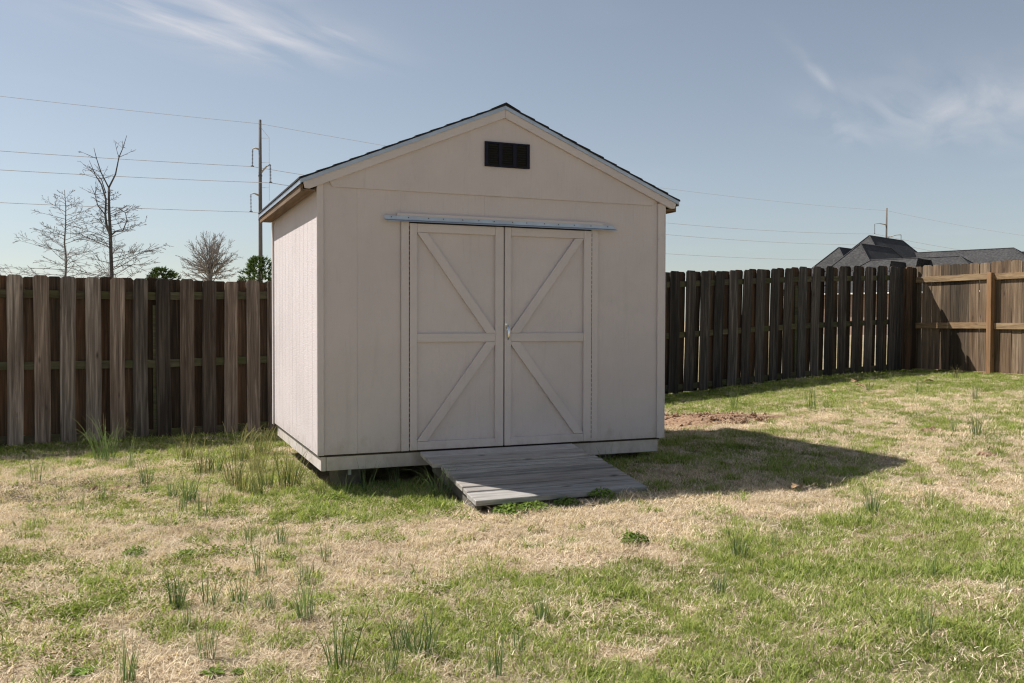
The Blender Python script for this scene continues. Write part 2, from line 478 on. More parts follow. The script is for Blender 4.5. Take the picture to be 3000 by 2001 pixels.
M['oniondry'] = blade_mat('wild_onion_straw', [(0.05, 0.09, 0.034), (0.10, 0.155, 0.055), (0.36, 0.30, 0.15), (0.075, 0.125, 0.042)], (0.64, 0.52, 0.32), 0.3, False)
M['rosette'] = blade_mat('rosette_weed_leaves', [(0.06, 0.11, 0.02), (0.12, 0.185, 0.035), (0.20, 0.27, 0.06), (0.14, 0.205, 0.04)], (0.25, 0.31, 0.085), 0.3, False)
M['needle'] = blade_mat('conifer_needles', [(0.03, 0.055, 0.022), (0.055, 0.09, 0.03), (0.09, 0.13, 0.045), (0.06, 0.10, 0.035)], (0.12, 0.16, 0.06), 0.2, False)
M['leaf'] = plain('dry_brown_leaf', (0.46, 0.30, 0.17), 0.8, nscale=60)

# ------------------------------------------------------------------ ground
HX = [-400, -50, -6, -2.5, 0, 1, 2, 3, 4, 4.6, 6.2, 8.7, 10.2, 11.5, 16, 60, 400]
HZ = [-0.3, -0.3, -0.33, -0.33, -0.31, -0.275, -0.222, -0.19, -0.155, -0.125, -0.05, 0.08, 0.14, 0.175, 0.25, 0.25, 0.25]
def height(x, y, bumps=True):
    x = np.asarray(x, float); y = np.asarray(y, float)
    h = sum(np.interp(x + d, HX, HZ) for d in (-.2, 0, .2)) / 3
    h = h - .05 * np.exp(-((y - 4.7) / 1.4) ** 2 - ((x - 5.9) / 1.6) ** 2)
    h = h + .02 * np.exp(-((y - 1.95 + (x - 4.75) * .41) / .45) ** 2 - ((x - 4.75) / .6) ** 2)   # spoil heap beside the shed
    if bumps:
        near = np.exp(-((x - 2) / 14) ** 2 - (y / 11) ** 2)
        h = h + near * ((fbm(x * 1.7, y * 1.7, 3) - .5) * .030 + (fbm(x * 7, y * 7, 9) - .5) * .018)
    return h
def hz(x, y):
    return float(height(np.array([x]), np.array([y]))[0])
GREEN = np.array([(-2.33, 3.48, 0.7), (-1.34, 2.87, 0.7), (-0.52, 2.67, 0.7), (-2.2, 2.26, 0.35), (-1.33, 1.75, 0.3), (-0.7, 1.34, 0.3), (-2.09, 1.09, 0.3), (-1.32, 0.2, 0.4), (-0.77, 0.32, 0.15), (-1.96, -0.13, 0.25), (-1.31, -0.69, 0.2), (-0.75, -0.93, 0.3), (-1.86, -1.34, 0.65), (-1.54, -1.39, 0.2), (-1.09, -1.68, 0.35), (-0.73, -1.83, 0.25), (-1.78, -2.2, 0.6), (-1.49, -2.32, 0.55), (-1.21, -2.37, 0.15), (-0.91, -2.35, 0.15), (-1.71, -2.83, 0.15), (-1.46, -3.09, 0.1), (-1.14, -3.22, 0.25), (-0.99, -2.97, 0.45), (-0.78, -3.0, 0.6), (-0.61, -3.3, 0.45), (-0.24, 0.9, 0.8), (-0.48, -0.49, 0.7), (-0.15, -0.31, 0.85), (0.39, -0.06, 0.9), (0.35, -0.89, 0.75), (0.8, -0.67, 0.8), (-0.34, -1.48, 0.25), (0.19, -1.49, 0.12), (0.71, -1.65, 0.04), (1.27, -1.73, 0.02), (1.79, -1.94, 0.03), (2.41, -2.02, 0.15), (0.04, -2.07, 0.08), (0.5, -2.22, 0.08), (0.93, -2.45, 0.1), (1.43, -2.55, 0.15), (1.89, -2.51, 0.3), (-0.27, -2.39, 0.3), (0.03, -2.52, 0.5), (0.36, -2.61, 0.65), (0.72, -2.88, 0.6), (1.1, -3.09, 0.65), (1.64, -3.07, 0.75), (-0.21, -3.0, 0.6), (0.13, -3.22, 0.65), (0.47, -3.4, 0.6), (0.78, -3.62, 0.6), (1.17, -3.71, 0.75), (-0.36, -3.56, 0.6), (-0.04, -3.69, 0.6), (0.26, -3.84, 0.6), (0.56, -3.99, 0.7), (0.83, -4.17, 0.8), (2.69, -2.32, 0.25), (2.76, -2.63, 0.45), (3.16, -2.58, 0.6), (3.41, -2.86, 0.7), (4.08, -2.68, 0.25), (2.24, -3.04, 0.6), (2.61, -3.13, 0.65), (2.84, -3.36, 0.8), (3.16, -3.43, 0.75), (1.73, -3.62, 0.75), (2.06, -3.81, 0.7), (2.41, -3.99, 0.6), (1.29, -4.12, 0.7), (1.58, -4.28, 0.75), (1.79, -4.5, 0.8), (3.3, 0.18, 0.6), (2.62, -0.89, 0.3), (3.65, -0.33, 0.5), (3.84, -0.96, 0.5), (6.18, 4.14, 0.9), (7.75, 4.18, 0.9), (9.57, 4.31, 0.9), (9.89, 2.92, 0.8), (10.39, 2.46, 0.7), (5.72, 2.49, 0.6), (7.08, 2.47, 0.6), (7.81, 1.73, 0.45), (8.16, 0.76, 0.55), (4.76, 0.46, 0.5), (5.4, -0.05, 0.5), (5.87, -0.41, 0.35), (6.31, -0.77, 0.5), (4.51, -1.67, 0.4), (4.9, -1.93, 0.3), (4.78, 1.99, 0.0), (5.13, 1.69, 0.05)])
def green(x, y):
    x = np.asarray(x, float); y = np.asarray(y, float)
    out = np.zeros(x.shape)
    for i in range(0, len(x), 20000):
        xs, ys = x[i:i + 20000, None], y[i:i + 20000, None]
        d2 = (xs - GREEN[:, 0]) ** 2 + (ys - GREEN[:, 1]) ** 2 + .01
        wt = d2 ** -1.7
        out[i:i + 20000] = (wt * GREEN[:, 2]).sum(1) / wt.sum(1)
    n = fbm(x * 3.6, y * 3.6, 21, 4)
    n2 = fbm(x * 11, y * 11, 33, 3)
    return np.clip(out * .94 + (n - .5) * .95 + (n2 - .5) * .95, 0, 1)
def lin(a, b, step):
    return list(np.arange(a, b, step))
gx = np.array([-400, -250, -150, -90, -50, -30, -20, -14, -10, -8] + lin(-6.5, 13, .055) + [13.5, 14.5, 16, 20, 26, 36, 50, 80, 140, 250, 400])
gy = np.array([-60, -30, -18, -12, -9.5] + lin(-8, 6.5, .055) + [7, 8, 10, 13, 18, 25, 40, 60, 90, 140, 220, 400, 900])
GX, GY = np.meshgrid(gx, gy)
xs, ys = GX.ravel(), GY.ravel()
zs = height(xs, ys)
nx, ny = len(gx), len(gy)
me = bpy.data.meshes.new('ground')
me.vertices.add(nx * ny)
me.vertices.foreach_set('co', np.stack([xs, ys, zs], 1).ravel())
ii = (np.arange(ny - 1)[:, None] * nx + np.arange(nx - 1)[None, :]).ravel()
quads = np.stack([ii, ii + 1, ii + nx + 1, ii + nx], 1)
me.loops.add(quads.size)
me.loops.foreach_set('vertex_index', quads.ravel())
me.polygons.add(len(quads))
me.polygons.foreach_set('loop_start', np.arange(0, quads.size, 4))
me.polygons.foreach_set('use_smooth', np.ones(len(quads), bool))
me.update(calc_edges=True)
at_ = me.attributes.new('green', 'FLOAT', 'POINT')
at_.data.foreach_set('value', green(xs, ys).astype(np.float32))
me.materials.append(M['ground'])
ground = link(bpy.data.objects.new('ground', me))
tag(ground, kind='structure')

# ------------------------------------------------------------------ shed
W, D = 3.05, 2.40
shed = thing('shed', (W / 2, 0.0, -0.126), 'beige painted wooden garden shed with low gable roof and double doors', 'shed')
T = 0.012
# front siding sheets (open at the doorway), each sheet its own part
box('siding_panel', 0.046, 0.3085, 0.0, T, 0.0, 2.10, M['siding'], shed, 0.0004)
box('siding_panel', 0.3095, 0.655, 0.0, T, 0.0, 2.10, M['siding'], shed, 0.0004)
box('siding_panel', 2.39, 2.99, 0.0, T, 0.0, 2.10, M['siding'], shed, 0.0004)
box('siding_panel', 0.6555, 1.36, 0.0, T, 1.815, 2.10, M['siding'], shed, 0.0003)
box('siding_panel', 1.361, 2.3895, 0.0, T, 1.815, 2.10, M['siding'], shed, 0.0003)
# left side: grooved upright boards
e = np.linspace(0.012, D - 0.012, 13)
for i in range(12):
    box('siding_board', 0.0, T, e[i] + (0.0 if i else 0.0), e[i + 1] - 0.0035, 0.0, 2.06, M['side_siding'], shed, 0.0018)
box('side_backing', T + .001, T + .02, 0.02, D - 0.02, 0.0, 2.05, M['dark_in'], shed, 0)
box('right_wall', W - T, W, 0.012, D - 0.012, 0.0, 2.06, M['side_siding'], shed, 0.0015)
prism_xz('rear_wall', [(0.004, 0), (W - .004, 0), (W - .004, 2.06), (W / 2, 2.70), (0.004, 2.06)], D - T, D, M['siding'], shed, 0.0015)
prism_xz('front_gable_backing', [(0.02, 2.04), (W - .02, 2.04), (W - .02, 2.06), (W / 2, 2.70), (0.02, 2.06)], 0.002, 0.02, M['dark_in'], shed, 0)
box('door_stop', .68, 2.37, 0.0135, 0.03, 0.004, 1.90, M['dark_in'], shed, 0)  # added dark sheet behind both doors, blocks daylight through the gaps
box('floor_deck', 0.02, W - .02, 0.016, D - .016, -0.018, -0.002, M['dark_in'], shed, 0)
# corner boards
box('corner_board', -0.002, 0.0485, -0.016, -0.0005, -0.002, 2.075, M['trim'], shed)
box('corner_board', 2.9875, W + .002, -0.016, -0.0005, -0.004, 2.07, M['trim'], shed)
box('corner_board', W + .0005, W + .016, -0.016, 0.045, -0.004, 2.05, M['trim'], shed)
box('corner_board', -0.016, -0.0005, D - .05, D + .004, -0.012, 2.03, M['trim'], shed)
# door casing
box('door_casing', 0.656, 0.719, -0.020, -0.0006, 0.001, 1.812, M['trim'], shed)
box('door_casing', 2.331, 2.393, -0.018, -0.0006, 0.001, 1.812, M['trim'], shed)
box('header_board', 0.622, 2.44, -0.024, -0.0007, 1.818, 1.877, M['trim_x'], shed)
# rain flashing above the doors with its screws
fl = prism_xz('door_flashing', [(0.519, 1.824), (2.555, 1.824), (2.535, 1.8535), (0.515, 1.8535)], -0.0285, -0.0262, M['metal'], shed, 0)
b = MB()
b.add([(0.519, -.0265, 1.826), (2.555, -.0265, 1.826), (2.56, -.062, 1.811), (0.53, -.062, 1.811), (0.519, -.0265, 1.823), (2.555, -.0265, 1.823), (2.56, -.062, 1.808), (0.53, -.062, 1.808)], BOXF)
b.build('flashing_lip', M['metal'], fl)
for k in range(14):
    q = MB()
    xx = 0.58 + k * 0.145 + random.uniform(-.02, .02)
    q.tube([(xx, -.029, 1.8425), (xx, -.0315, 1.8425)], 0.0045, 6)
    q.build('screw', M['slat'], fl)
# two doors: each a panel with frame boards, rail and braces
def door(x0, x1, hinge_left, label):
    d = box('door', x0 + .002, x1 - .002, -0.004, 0.012, 0.006, 1.800, M['door'], shed, 0.001)
    d['label'] = label
    y0, y1 = -0.0265, -0.0045
    sl = (0.061, 0.074) if hinge_left else (0.058, 0.074)
    a, c = x0 + .0015, x1 - .0015
    la, lc = x0 + sl[0], x1 - sl[1]
    box('stile', a, la, y0, y1, 0.004, 1.801, M['trim'], d)
    box('stile', lc, c, y0, y1, 0.004, 1.801, M['trim'], d)
    zt, zm1, zm0, zb = 1.732, 0.931, 0.862, 0.071
    box('top_rail', la + .001, lc - .001, y0 + .0007, y1, zt, 1.800, M['trim_x'], d)
    box('middle_rail', la + .001, lc - .001, y0 + .0012, y1, zm0, zm1, M['trim_x'], d)
    box('bottom_rail', la + .001, lc - .001, y0 + .0009, y1, 0.0045, zb, M['trim_x'], d)
    bw = 0.084
    if hinge_left:
        up = [(la + .001, zt - .002), (la + bw, zt - .002), (lc - .001, zm1 + .022), (lc - .001, zm1 + .002), (lc - .078, zm1 + .002)]
        lo = [(lc - .079, zm0 - .002), (lc - .001, zm0 - .002), (lc - .001, zm0 - .026), (la + bw, zb + .002), (la + .001, zb + .002), (la + .001, zb + .010)]
    else:
        up = [(lc - .001, zt - .002), (lc - bw, zt - .002), (la + .001, zm1 + .022), (la + .001, zm1 + .002), (la + .078, zm1 + .002)][::-1]
        lo = [(la + .079, zm0 - .002), (la + .001, zm0 - .002), (la + .001, zm0 - .026), (lc - bw, zb + .002), (lc - .001, zb + .002), (lc - .001, zb + .010)][::-1]
    prism_xz('brace', up, y0 + .0003, y1, M['trim'], d, 0.0018)
    prism_xz('brace', lo, y0 + .0003, y1, M['trim'], d, 0.0018)
    # knuckles of the long hinge
    h = MB()
    hx = x0 - .0015 if hinge_left else x1 + .0015
    for k in range(44):
        z0 = 0.03 + k * 0.040
        h.tube([(hx, -.021, z0), (hx, -.021, z0 + .028)], .0028, 6)
    h.build('hinge', M['slat'], d)
    return d
door(0.7215, 1.520, True, 'double door leaf hinged on its left, no handle')
d2 = door(1.5275, 2.3285, False, 'double door leaf hinged on its right, carrying the chrome handle')
# handle on the right leaf
h = MB()
h.add(*[boxv(1.530, 1.553, -.030, -.023, .955, 1.012), BOXF])
hd = h.build('handle', M['chrome'], d2, bevel=.002)
h = MB()
h.tube([(1.542, -.028, .992), (1.542, -.05, .992)], .010, 10)
pts = [(1.5465, -.050, .998), (1.5475, -.058, .975), (1.548, -.064, .945), (1.5475, -.066, .91), (1.546, -.060, .878)]
h.tube(pts, [.0095, .0105, .0095, .009, .007], 8)
h.build('lever', M['chrome'], hd, smooth=True)
# gable panel, vent
zl = lambda x: 2.76 - 0.419 * abs(x - W / 2)
prism_xz('gable_panel', [(0.118, 2.052), (2.932, 2.048), (2.952, 2.083), (2.972, 2.10), (W / 2, 2.705), (0.078, 2.10), (0.098, 2.083)], -0.0135, -0.0006, M['siding'], shed, 0.0015)
vent = prism_xz('gable_vent', [(1.356, 2.292), (1.744, 2.297), (1.744, 2.4885), (1.356, 2.4865)], -0.016, -0.0138, M['slat'], shed, 0)
for (a, c, d_, e_) in ((1.352, 1.380, 2.288, 2.490), (1.4715, 1.5035, 2.300, 2.480), (1.598, 1.630, 2.300, 2.480), (1.722, 1.748, 2.290, 2.491)):
    box('vent_stile', a, c, -0.030, -0.0165, d_, e_, M['black'], vent, .001)
box('vent_rail', 1.3805, 1.7215, -0.0295, -0.0165, 2.288, 2.302, M['black'], vent, .001)
box('vent_rail', 1.3805, 1.7215, -0.0295, -0.0165, 2.477, 2.4905, M['black'], vent, .001)
for (a, c) in ((1.3805, 1.471), (1.504, 1.5975), (1.6305, 1.7215)):
    for k in range(9):
        z0 = 2.305 + k * 0.0189
        mk('louvre', [(a, -.0285, z0), (c, -.0285, z0), (c, -.018, z0 + .013), (a, -.018, z0 + .013), (a, -.0285, z0 + .003), (c, -.0285, z0 + .003), (c, -.018, z0 + .016), (a, -.018, z0 + .016)], BOXF, M['slat'], vent)
# roof: rake boards, metal edges, deck, shingle courses, eave boards
roof = mk('roof', [(-.126, -.044, zl(-.126) + .012), (W / 2, -.044, 2.772), (W + .126, -.044, zl(-.126) + .012), (-.126, D + .055, zl(-.126) + .012), (W / 2, D + .055, 2.772), (W + .126, D + .055, zl(-.126) + .012),
                   (-.126, -.044, zl(-.126) + .026), (W / 2, -.044, 2.786), (W + .126, -.044, zl(-.126) + .026), (-.126, D + .055, zl(-.126) + .026), (W / 2, D + .055, 2.786), (W + .126, D + .055, zl(-.126) + .026)],
          [(0, 1, 4, 3), (1, 2, 5, 4), (6, 9, 10, 7), (7, 10, 11, 8), (0, 6, 7, 1), (1, 7, 8, 2), (3, 4, 10, 9), (4, 5, 11, 10), (0, 3, 9, 6), (2, 8, 11, 5)], M['dark_in'], shed)
for s in (1, -1):
    X = (lambda x, s=s: x if s > 0 else W - x)
    yb, yf = -0.0006 - .0135, -.040
    # rake board with its clipped lower end
    prism_xz('rake_board', [(X(-.107), zl(-.107) - .001), (X(W / 2 - .0006), 2.759), (X(W / 2 - .0006), 2.690), (X(-.060), 2.690 - .419 * (W / 2 + .060)), (X(-.095), 2.690 - .419 * (W / 2 + .060) + .004)][::s], yf, yb, M['trim_x'], roof, 0.0018)
    me_ = MB()
    for (x0, x1) in ((-.131, .10), (.0993, W / 2)):
        yy = -.0495 if x0 < 0 else -.0487
        poly = [(X(x0), zl(x0) - .004), (X(x1), zl(x1) - .004), (X(x1), zl(x1) + .0265), (X(x0), zl(x0) + .0265)]
        n = 4
        V = [(x, yy, z) for x, z in poly] + [(x, yy + .006, z) for x, z in poly]
        me_.add(V, [(0, 1, 2, 3), (7, 6, 5, 4), (0, 4, 5, 1), (1, 5, 6, 2), (2, 6, 7, 3), (3, 7, 4, 0)])
    me_.build('rake_flashing', M['metal'], roof)
    ex = -.131
    V = []
    for y in (-.0455, D + .058):
        for (x, z) in ((ex, zl(ex) + .0255), (ex, zl(ex) - .010), (ex - .006, zl(ex) - .013), (ex + .003, zl(ex) - .010), (ex + .003, zl(ex) + .0255)):
            V.append((X(x), y, z))
    mk('eave_flashing', V, [(0, 1, 6, 5), (1, 2, 7, 6), (2, 3, 8, 7), (3, 4, 9, 8), (4, 0, 5, 9), (0, 4, 3, 2, 1), (5, 6, 7, 8, 9)], M['metal'], roof)
    x0, x1 = sorted((X(-.124), X(-.104)))
    box('eave_fascia', x0, x1, -.013, D + .045, 2.003, zl(-.12) - .006, M['rawwood'], roof, .003)
    x0, x1 = sorted((X(-.1035), X(-.0165)))
    box('eave_soffit', x0, x1, -.012, D + .04, 2.012, 2.024, M['rawwood'], roof, .001)
    # shingle courses, each lapping the one below
    slope = math.hypot(W / 2 + .14, .419 * (W / 2 + .14))
    ux, uz = -math.cos(math.atan(.419)), -math.sin(math.atan(.419))
    nc = 13
    for k in range(nc):
        t1 = slope - k * slope / nc
        t0 = t1 - slope / nc * 1.12
        if t0 < 0:
            t0 = 0.0
        jy = random.uniform(-.006, .006)
        V = []
        for y in (-.056 + jy, D + .065 + jy):
            for (t, hh) in ((t1, .030), (t1, .0445), (t0, .0365), (t0, .028)):
                x = W / 2 + ux * t
                z = 2.760 + uz * t + hh
                V.append((X(x), y, z))
        mk('shingle_course', V, [(0, 1, 2, 3), (7, 6, 5, 4), (0, 4, 5, 1), (1, 5, 6, 2), (2, 6, 7, 3), (3, 7, 4, 0)], M['shingle'], roof)
for k in range(9):
    y0 = -.058 + k * (D + .12) / 9
    y1 = y0 + (D + .12) / 9 * 1.1
    mk('ridge_cap', [(W / 2 - .125, y0, 2.752), (W / 2, y0, 2.812), (W / 2 + .125, y0, 2.752), (W / 2 - .125, y1, 2.748), (W / 2, y1, 2.807), (W / 2 + .125, y1, 2.748), (W / 2 - .125, y0, 2.744), (W / 2, y0, 2.80), (W / 2 + .125, y0, 2.744)],
       [(0, 3, 4, 1), (1, 4, 5, 2), (0, 1, 7, 6), (1, 2, 8, 7)], M['shingle'], roof)
# rim boards under the walls
box('rim_board', 0.072, W - .032, 0.020, 0.058, -0.126, -0.0035, M['rim'], shed, .003)
rim_l = paint('painted_side_rim_board', (0.60, 0.55, 0.515), 'y', 0.45, 0.2)
box('rim_board', 0.031, 0.069, 0.018, D - .02, -0.127, -0.004, rim_l, shed, .003)
box('rim_board', W - .069, W - .031, 0.060, D - .02, -0.127, -0.004, rim_l, shed, .003)
box('rim_board', 0.072, W - .072, D - .058, D - .02, -0.126, -0.0035, M['rim'], shed, .003)
for x in (0.55, 1.3, 2.05, 2.6):
    box('floor_joist', x, x + .038, 0.06, D - .06, -0.12, -0.019, M['dark_in'], shed, 0)

# concrete blocks under the shed
def block(x, y, label, withtag):
    z0 = hz(x, y) - .03
    t = thing('concrete_block', (x, y, z0), label, 'block', 'concrete blocks under the shed')
    box('block_body', x - .095, x + .095, y - .17, y + .17, z0, -.1285, M['concrete'], t, .006)
    if withtag:
        box('label_sticker', x - .01, x + .014, y - .1735, y - .1708, -.205, -.150, M['tag'], t, 0)
block(0.30, 0.42, 'grey concrete block with a pale sticker under the shed near its sunlit corner', True)
block(2.60, 0.36, 'grey concrete block under the shed to the right of the ramp', False)

# ------------------------------------------------------------------ ramp
ramp = thing('ramp', (1.5, -.65, -.24), 'weathered grey plank ramp leading up to the shed doors', 'ramp')
def plank(name, xl, xr, y0, z0, y1, z1, th, mat, yl=0.0, yr=0.0, label=None):
    """top surface from (y0,z0) at the back to (y1,z1) at the front, yl/yr shift the two ends"""
    V = []
    for (x, s) in ((xl, yl), (xr, yr)):
        V += [(x, y0 + s, z0), (x, y1 + s, z1), (x, y1 + s, z1 - th), (x, y0 + s, z0 - th)]
    o = mk(name, V, [(0, 1, 2, 3), (7, 6, 5, 4), (0, 4, 5, 1), (1, 5, 6, 2), (2, 6, 7, 3), (3, 7, 4, 0)], mat, ramp, bevel=.0035)
    if label:
        o['label'] = label
    return o
plank('threshold_board', .805, 2.150, -.0255, -.008, -.160, -.028, .036, M['ramp_paint'], -.006, .006, 'beige painted threshold board')
plank('plank', .808, 2.158, -.166, -.029, -.348, -.054, .037, M['ramp'], -.008, .008)
yb = [.362, .430, .508, .596, .693, .888, .988, 1.190]
zr = lambda y: -.066 - (y - .362) * .158
for k in range(7):
    a, c = yb[k] + .007, yb[k + 1] - .007
    j = random.uniform(-.006, .006)
    st = random.uniform(.004, .010)
    plank('plank', .862 + j - .002 * k, 2.20 + j + .002 * k, -a, zr(a) + st * .2, -c, zr(c) + st, .037, M['ramp'], -.022, .022)
for x in (.915, 1.52, 2.12):
    V, F = beam((x, -.06, -.125), (x, -1.10, -.262), .038, .08)
    mk('stringer', V, F, M['ramp_side'], ramp)

# ------------------------------------------------------------------ fences
def picket_mesh(name, wd, ln, th, mat, sd, notch=None):
    r = random.Random(sd)
    n = 9
    bow, tw, cx_ = r.uniform(-.010, .010), r.uniform(-.03, .03), r.uniform(-.008, .008)
    prof = []
    for i in range(n + 1):
        z = (ln - .028) * i / n
        prof.append((z, wd / 2))
    prof.append((ln, wd / 2 - .026))
    V, F = [], []
    for (z, hw) in prof:
        t = z / ln
        dx = bow * math.sin(math.pi * t) + r.uniform(-.0008, .0008)
        dy = cx_ * math.sin(math.pi * t)
        a = tw * (t - .3)
        hw2 = hw + r.uniform(-.0012, .0012)
        for (sx, sy) in ((-hw2, -th / 2), (hw2, -th / 2), (hw2, th / 2), (-hw2, th / 2)):
            V.append((dx + sx * math.cos(a) - sy * math.sin(a), dy + sy + sx * math.sin(a), z))
    m = len(prof)
    for i in range(m - 1):
        for j in range(4):
            p, q = i * 4 + j, i * 4 + (j + 1) % 4
            F.append((p, q, q + 4, p + 4))
    F.append((3, 2, 1, 0))
    k = (m - 1) * 4
    F.append((k, k + 1, k + 2, k + 3))
    return mesh_of(name, V, F, mat, bevel=0.0)
FS = 0.097
fl_y = lambda x: 4.235 + FS * x                       # rail centre line of the long fence
FX = [-9, -2.5, 0, 6.17, 7.15, 8.74, 10.2, 11.15, 11.6]
FZ = [1.53, 1.505, 1.493, 1.777, 1.825, 1.916, 1.976, 2.0, 1.99]
ftop = lambda x: float(np.interp(x, FX, FZ))
fang = math.atan(FS)
fence = thing('wooden_fence', (3.0, fl_y(3.0), hz(3, 4.5)), 'long weathered dark board fence behind the shed with pickets on both faces', 'fence')
M['picket_old'] = wood('blackened_picket', (0.014, 0.013, 0.013), (0.055, 0.050, 0.047), (0.17, 0.152, 0.135), 'z', 1.1, (0.07, 0.055, 0.045), 0.2, True, 30, 1.1, 0.6, seed=21.0)  # darker picket wood for the right-hand half of the long fence
fmesh = {('f', w_): [picket_mesh('picket', w_, 1.835, .017, M['picket'] if w_ < .17 else M['picket_old'], 10 + i + int(w_ * 1000)) for i in range(9)] for w_ in (.154, .179)}
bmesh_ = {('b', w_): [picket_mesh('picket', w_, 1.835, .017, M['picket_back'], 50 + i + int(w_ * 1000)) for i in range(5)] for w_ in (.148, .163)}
def put_picket(me, x, off, lean, parent):
    o = link(bpy.data.objects.new('picket', me))
    y = fl_y(x) + off / math.cos(fang)
    z = ftop(x) - 1.835 + random.uniform(-.016, .010)
    place(o, (x, y, z), parent)
    o.rotation_euler = (random.uniform(-.006, .006), lean, fang + random.uniform(-.012, .012))
    return o
left = [-2.475 - .2476 * k for k in range(14, 0, -1)] + [-2.4755, -2.2155, -1.9655, -1.721, -1.4735, -1.231, -.985, -.7345, -.494, -.252, .0045, .255]
mid = list(np.linspace(.52, 5.94, 20))
right = [6.1935, 6.48, 6.77, 7.049, 7.3285, 7.6095, 7.895, 8.1855, 8.48, 8.793, 9.0945, 9.405, 9.713, 10.0235, 10.329, 10.636, 10.914, 11.0915]
allx = left + mid + right
for i, x in enumerate(allx):
    wd = .154 if x < 3 else .179
    lean = random.uniform(-.004, .005) if x < 3 else random.uniform(.012, .030)
    put_picket(random.choice(fmesh[('f', wd)]), x, -.0285, lean, fence)
    if i + 1 < len(allx) - 1:
        xm = (x + allx[i + 1]) / 2
        wb = .148 if x < 3 else .163
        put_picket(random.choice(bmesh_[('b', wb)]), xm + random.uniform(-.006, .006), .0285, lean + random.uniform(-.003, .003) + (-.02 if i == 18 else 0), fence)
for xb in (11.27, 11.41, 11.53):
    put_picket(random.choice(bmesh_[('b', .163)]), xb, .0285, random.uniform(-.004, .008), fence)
px_ = [-5.9, -3.5, -1.06, 1.38, 3.82, 6.26, 8.72, 11.13]
for x0, x1 in zip(px_[:-1], px_[1:]):
    for dz, hh in ((-.197, .088), (-.965, .088), (-1.755, .088)):
        V, F = beam((x0, fl_y(x0), ftop(x0) + dz), (x1, fl_y(x1), ftop(x1) + dz), .037, hh)
        o = mk('rail', V, F, M['rail'], fence, bevel=.003)
    V = boxv(-.045, .045, -.017, .017, -.25, 1.53)
    x = x0
    mk('post', [(x + a, fl_y(x) + b_, ftop(x) - 1.83 + c) for a, b_, c in V], BOXF, M['rail'], fence)

rfx = lambda y: 11.60 + FS * (5.33 - y)                 # inner face of rails of the side fence
side = thing('wooden_fence', (rfx(3.5), 3.5, hz(11.8, 3.5)), 'sunlit tan board fence section with its posts and rails facing the yard', 'fence')
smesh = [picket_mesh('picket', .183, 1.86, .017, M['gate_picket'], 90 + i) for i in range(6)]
y = 5.57
k = 0
while y > 0.4:
    o = link(bpy.data.objects.new('picket', smesh[k % 6]))
    x = rfx(y) + .05
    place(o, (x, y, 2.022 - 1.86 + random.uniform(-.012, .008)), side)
    o.rotation_euler = (random.uniform(-.004, .004), random.uniform(-.01, .01), fang - math.pi / 2 + random.uniform(-.01, .01))
    y -= .1862
    k += 1
posts_y = [5.47, 3.94, 1.55, .2]
for y in posts_y[:3]:
    x = rfx(y)
    V = boxv(-.052, .038, -.045, .045, -.35, 1.84 if y > 2 else 1.85)
    zb = 0.0
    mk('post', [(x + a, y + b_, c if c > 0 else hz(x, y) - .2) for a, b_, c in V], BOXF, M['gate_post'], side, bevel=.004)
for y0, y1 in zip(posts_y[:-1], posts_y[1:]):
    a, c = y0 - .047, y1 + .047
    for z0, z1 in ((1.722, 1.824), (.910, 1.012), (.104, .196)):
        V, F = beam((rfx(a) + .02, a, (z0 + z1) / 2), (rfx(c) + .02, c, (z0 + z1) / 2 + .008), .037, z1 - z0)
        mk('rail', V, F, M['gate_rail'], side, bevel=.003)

# ------------------------------------------------------------------ neighbouring house
Rh = Vector((math.cos(YAW), -math.sin(YAW), 0)); Fh = Vector((math.sin(YAW), math.cos(YAW), 0))
def azv(deg):
    return Vector((math.cos(R(deg)), math.sin(R(deg)), 0))
AZ0 = 90 - math.degrees(YAW)
UU = azv(AZ0 - 45)          # away and to the right
PP = azv(AZ0 - 135)         # towards the yard and to the right
house = thing('house', (46, 38, .25), 'low house with grey hipped shingle roofs rising beyond the fence corner', 'house')
EAVE = 2.75
def hip(ax, S, L, pitch, eave=EAVE, hipend=True, walls=True, end_over=None):
    S = Vector(S)
    n = Vector((-ax.y, ax.x, 0))
    hgt = S.z - eave
    wv = hgt / math.tan(R(pitch))
    E = S + ax * L
    a0 = S - ax * wv; a1 = E + ax * wv
    c = [a0 - n * wv, a0 + n * wv, a1 + n * wv, a1 - n * wv]
    for q in c:
        q.z = eave
    V = [S, E] + c + [Vector((q.x, q.y, eave - .15)) for q in c]
    F = [(0, 2, 3), (0, 3, 4, 1), (1, 4, 5), (1, 5, 2, 0), (2, 6, 7, 3), (3, 7, 8, 4), (4, 8, 9, 5), (5, 9, 6, 2), (6, 9, 8, 7)]
    rf = mk('roof', V, F, M['roof'], house)
    for (p_, q_) in ((0, 1), (0, 2), (0, 3), (1, 4), (1, 5)):
        b0 = MB()
        b0.tube([V[p_], V[q_]], .045, 5)
        b0.build('ridge_cap', M['roof'], rf)
    g0 = MB()
    for p_ in range(4):
        a_, b_ = c[p_], c[(p_ + 1) % 4]
        g0.tube([a_ + Vector((0, 0, -.09)), b_ + Vector((0, 0, -.09))], .06, 5)
    g0.build('gutter', M['white'], rf)
    if walls:
        i_ = .45
        cc = [c[0] + (ax + n) * i_, c[1] + (ax - n) * i_, c[2] - (ax + n) * i_, c[3] + (n - ax) * i_]
        b0 = MB()
        b0.add([Vector((q.x, q.y, -.1)) for q in cc] + [Vector((q.x, q.y, eave - .16)) for q in cc], BOXF)
        b0.build('wall', M['brick'], house)
    return rf
hip(UU, (44.59, 41.21, 6.82), 5.6, 48)
hip(UU, (41.13, 38.31, 5.93), 4.5, 48, EAVE - .02)
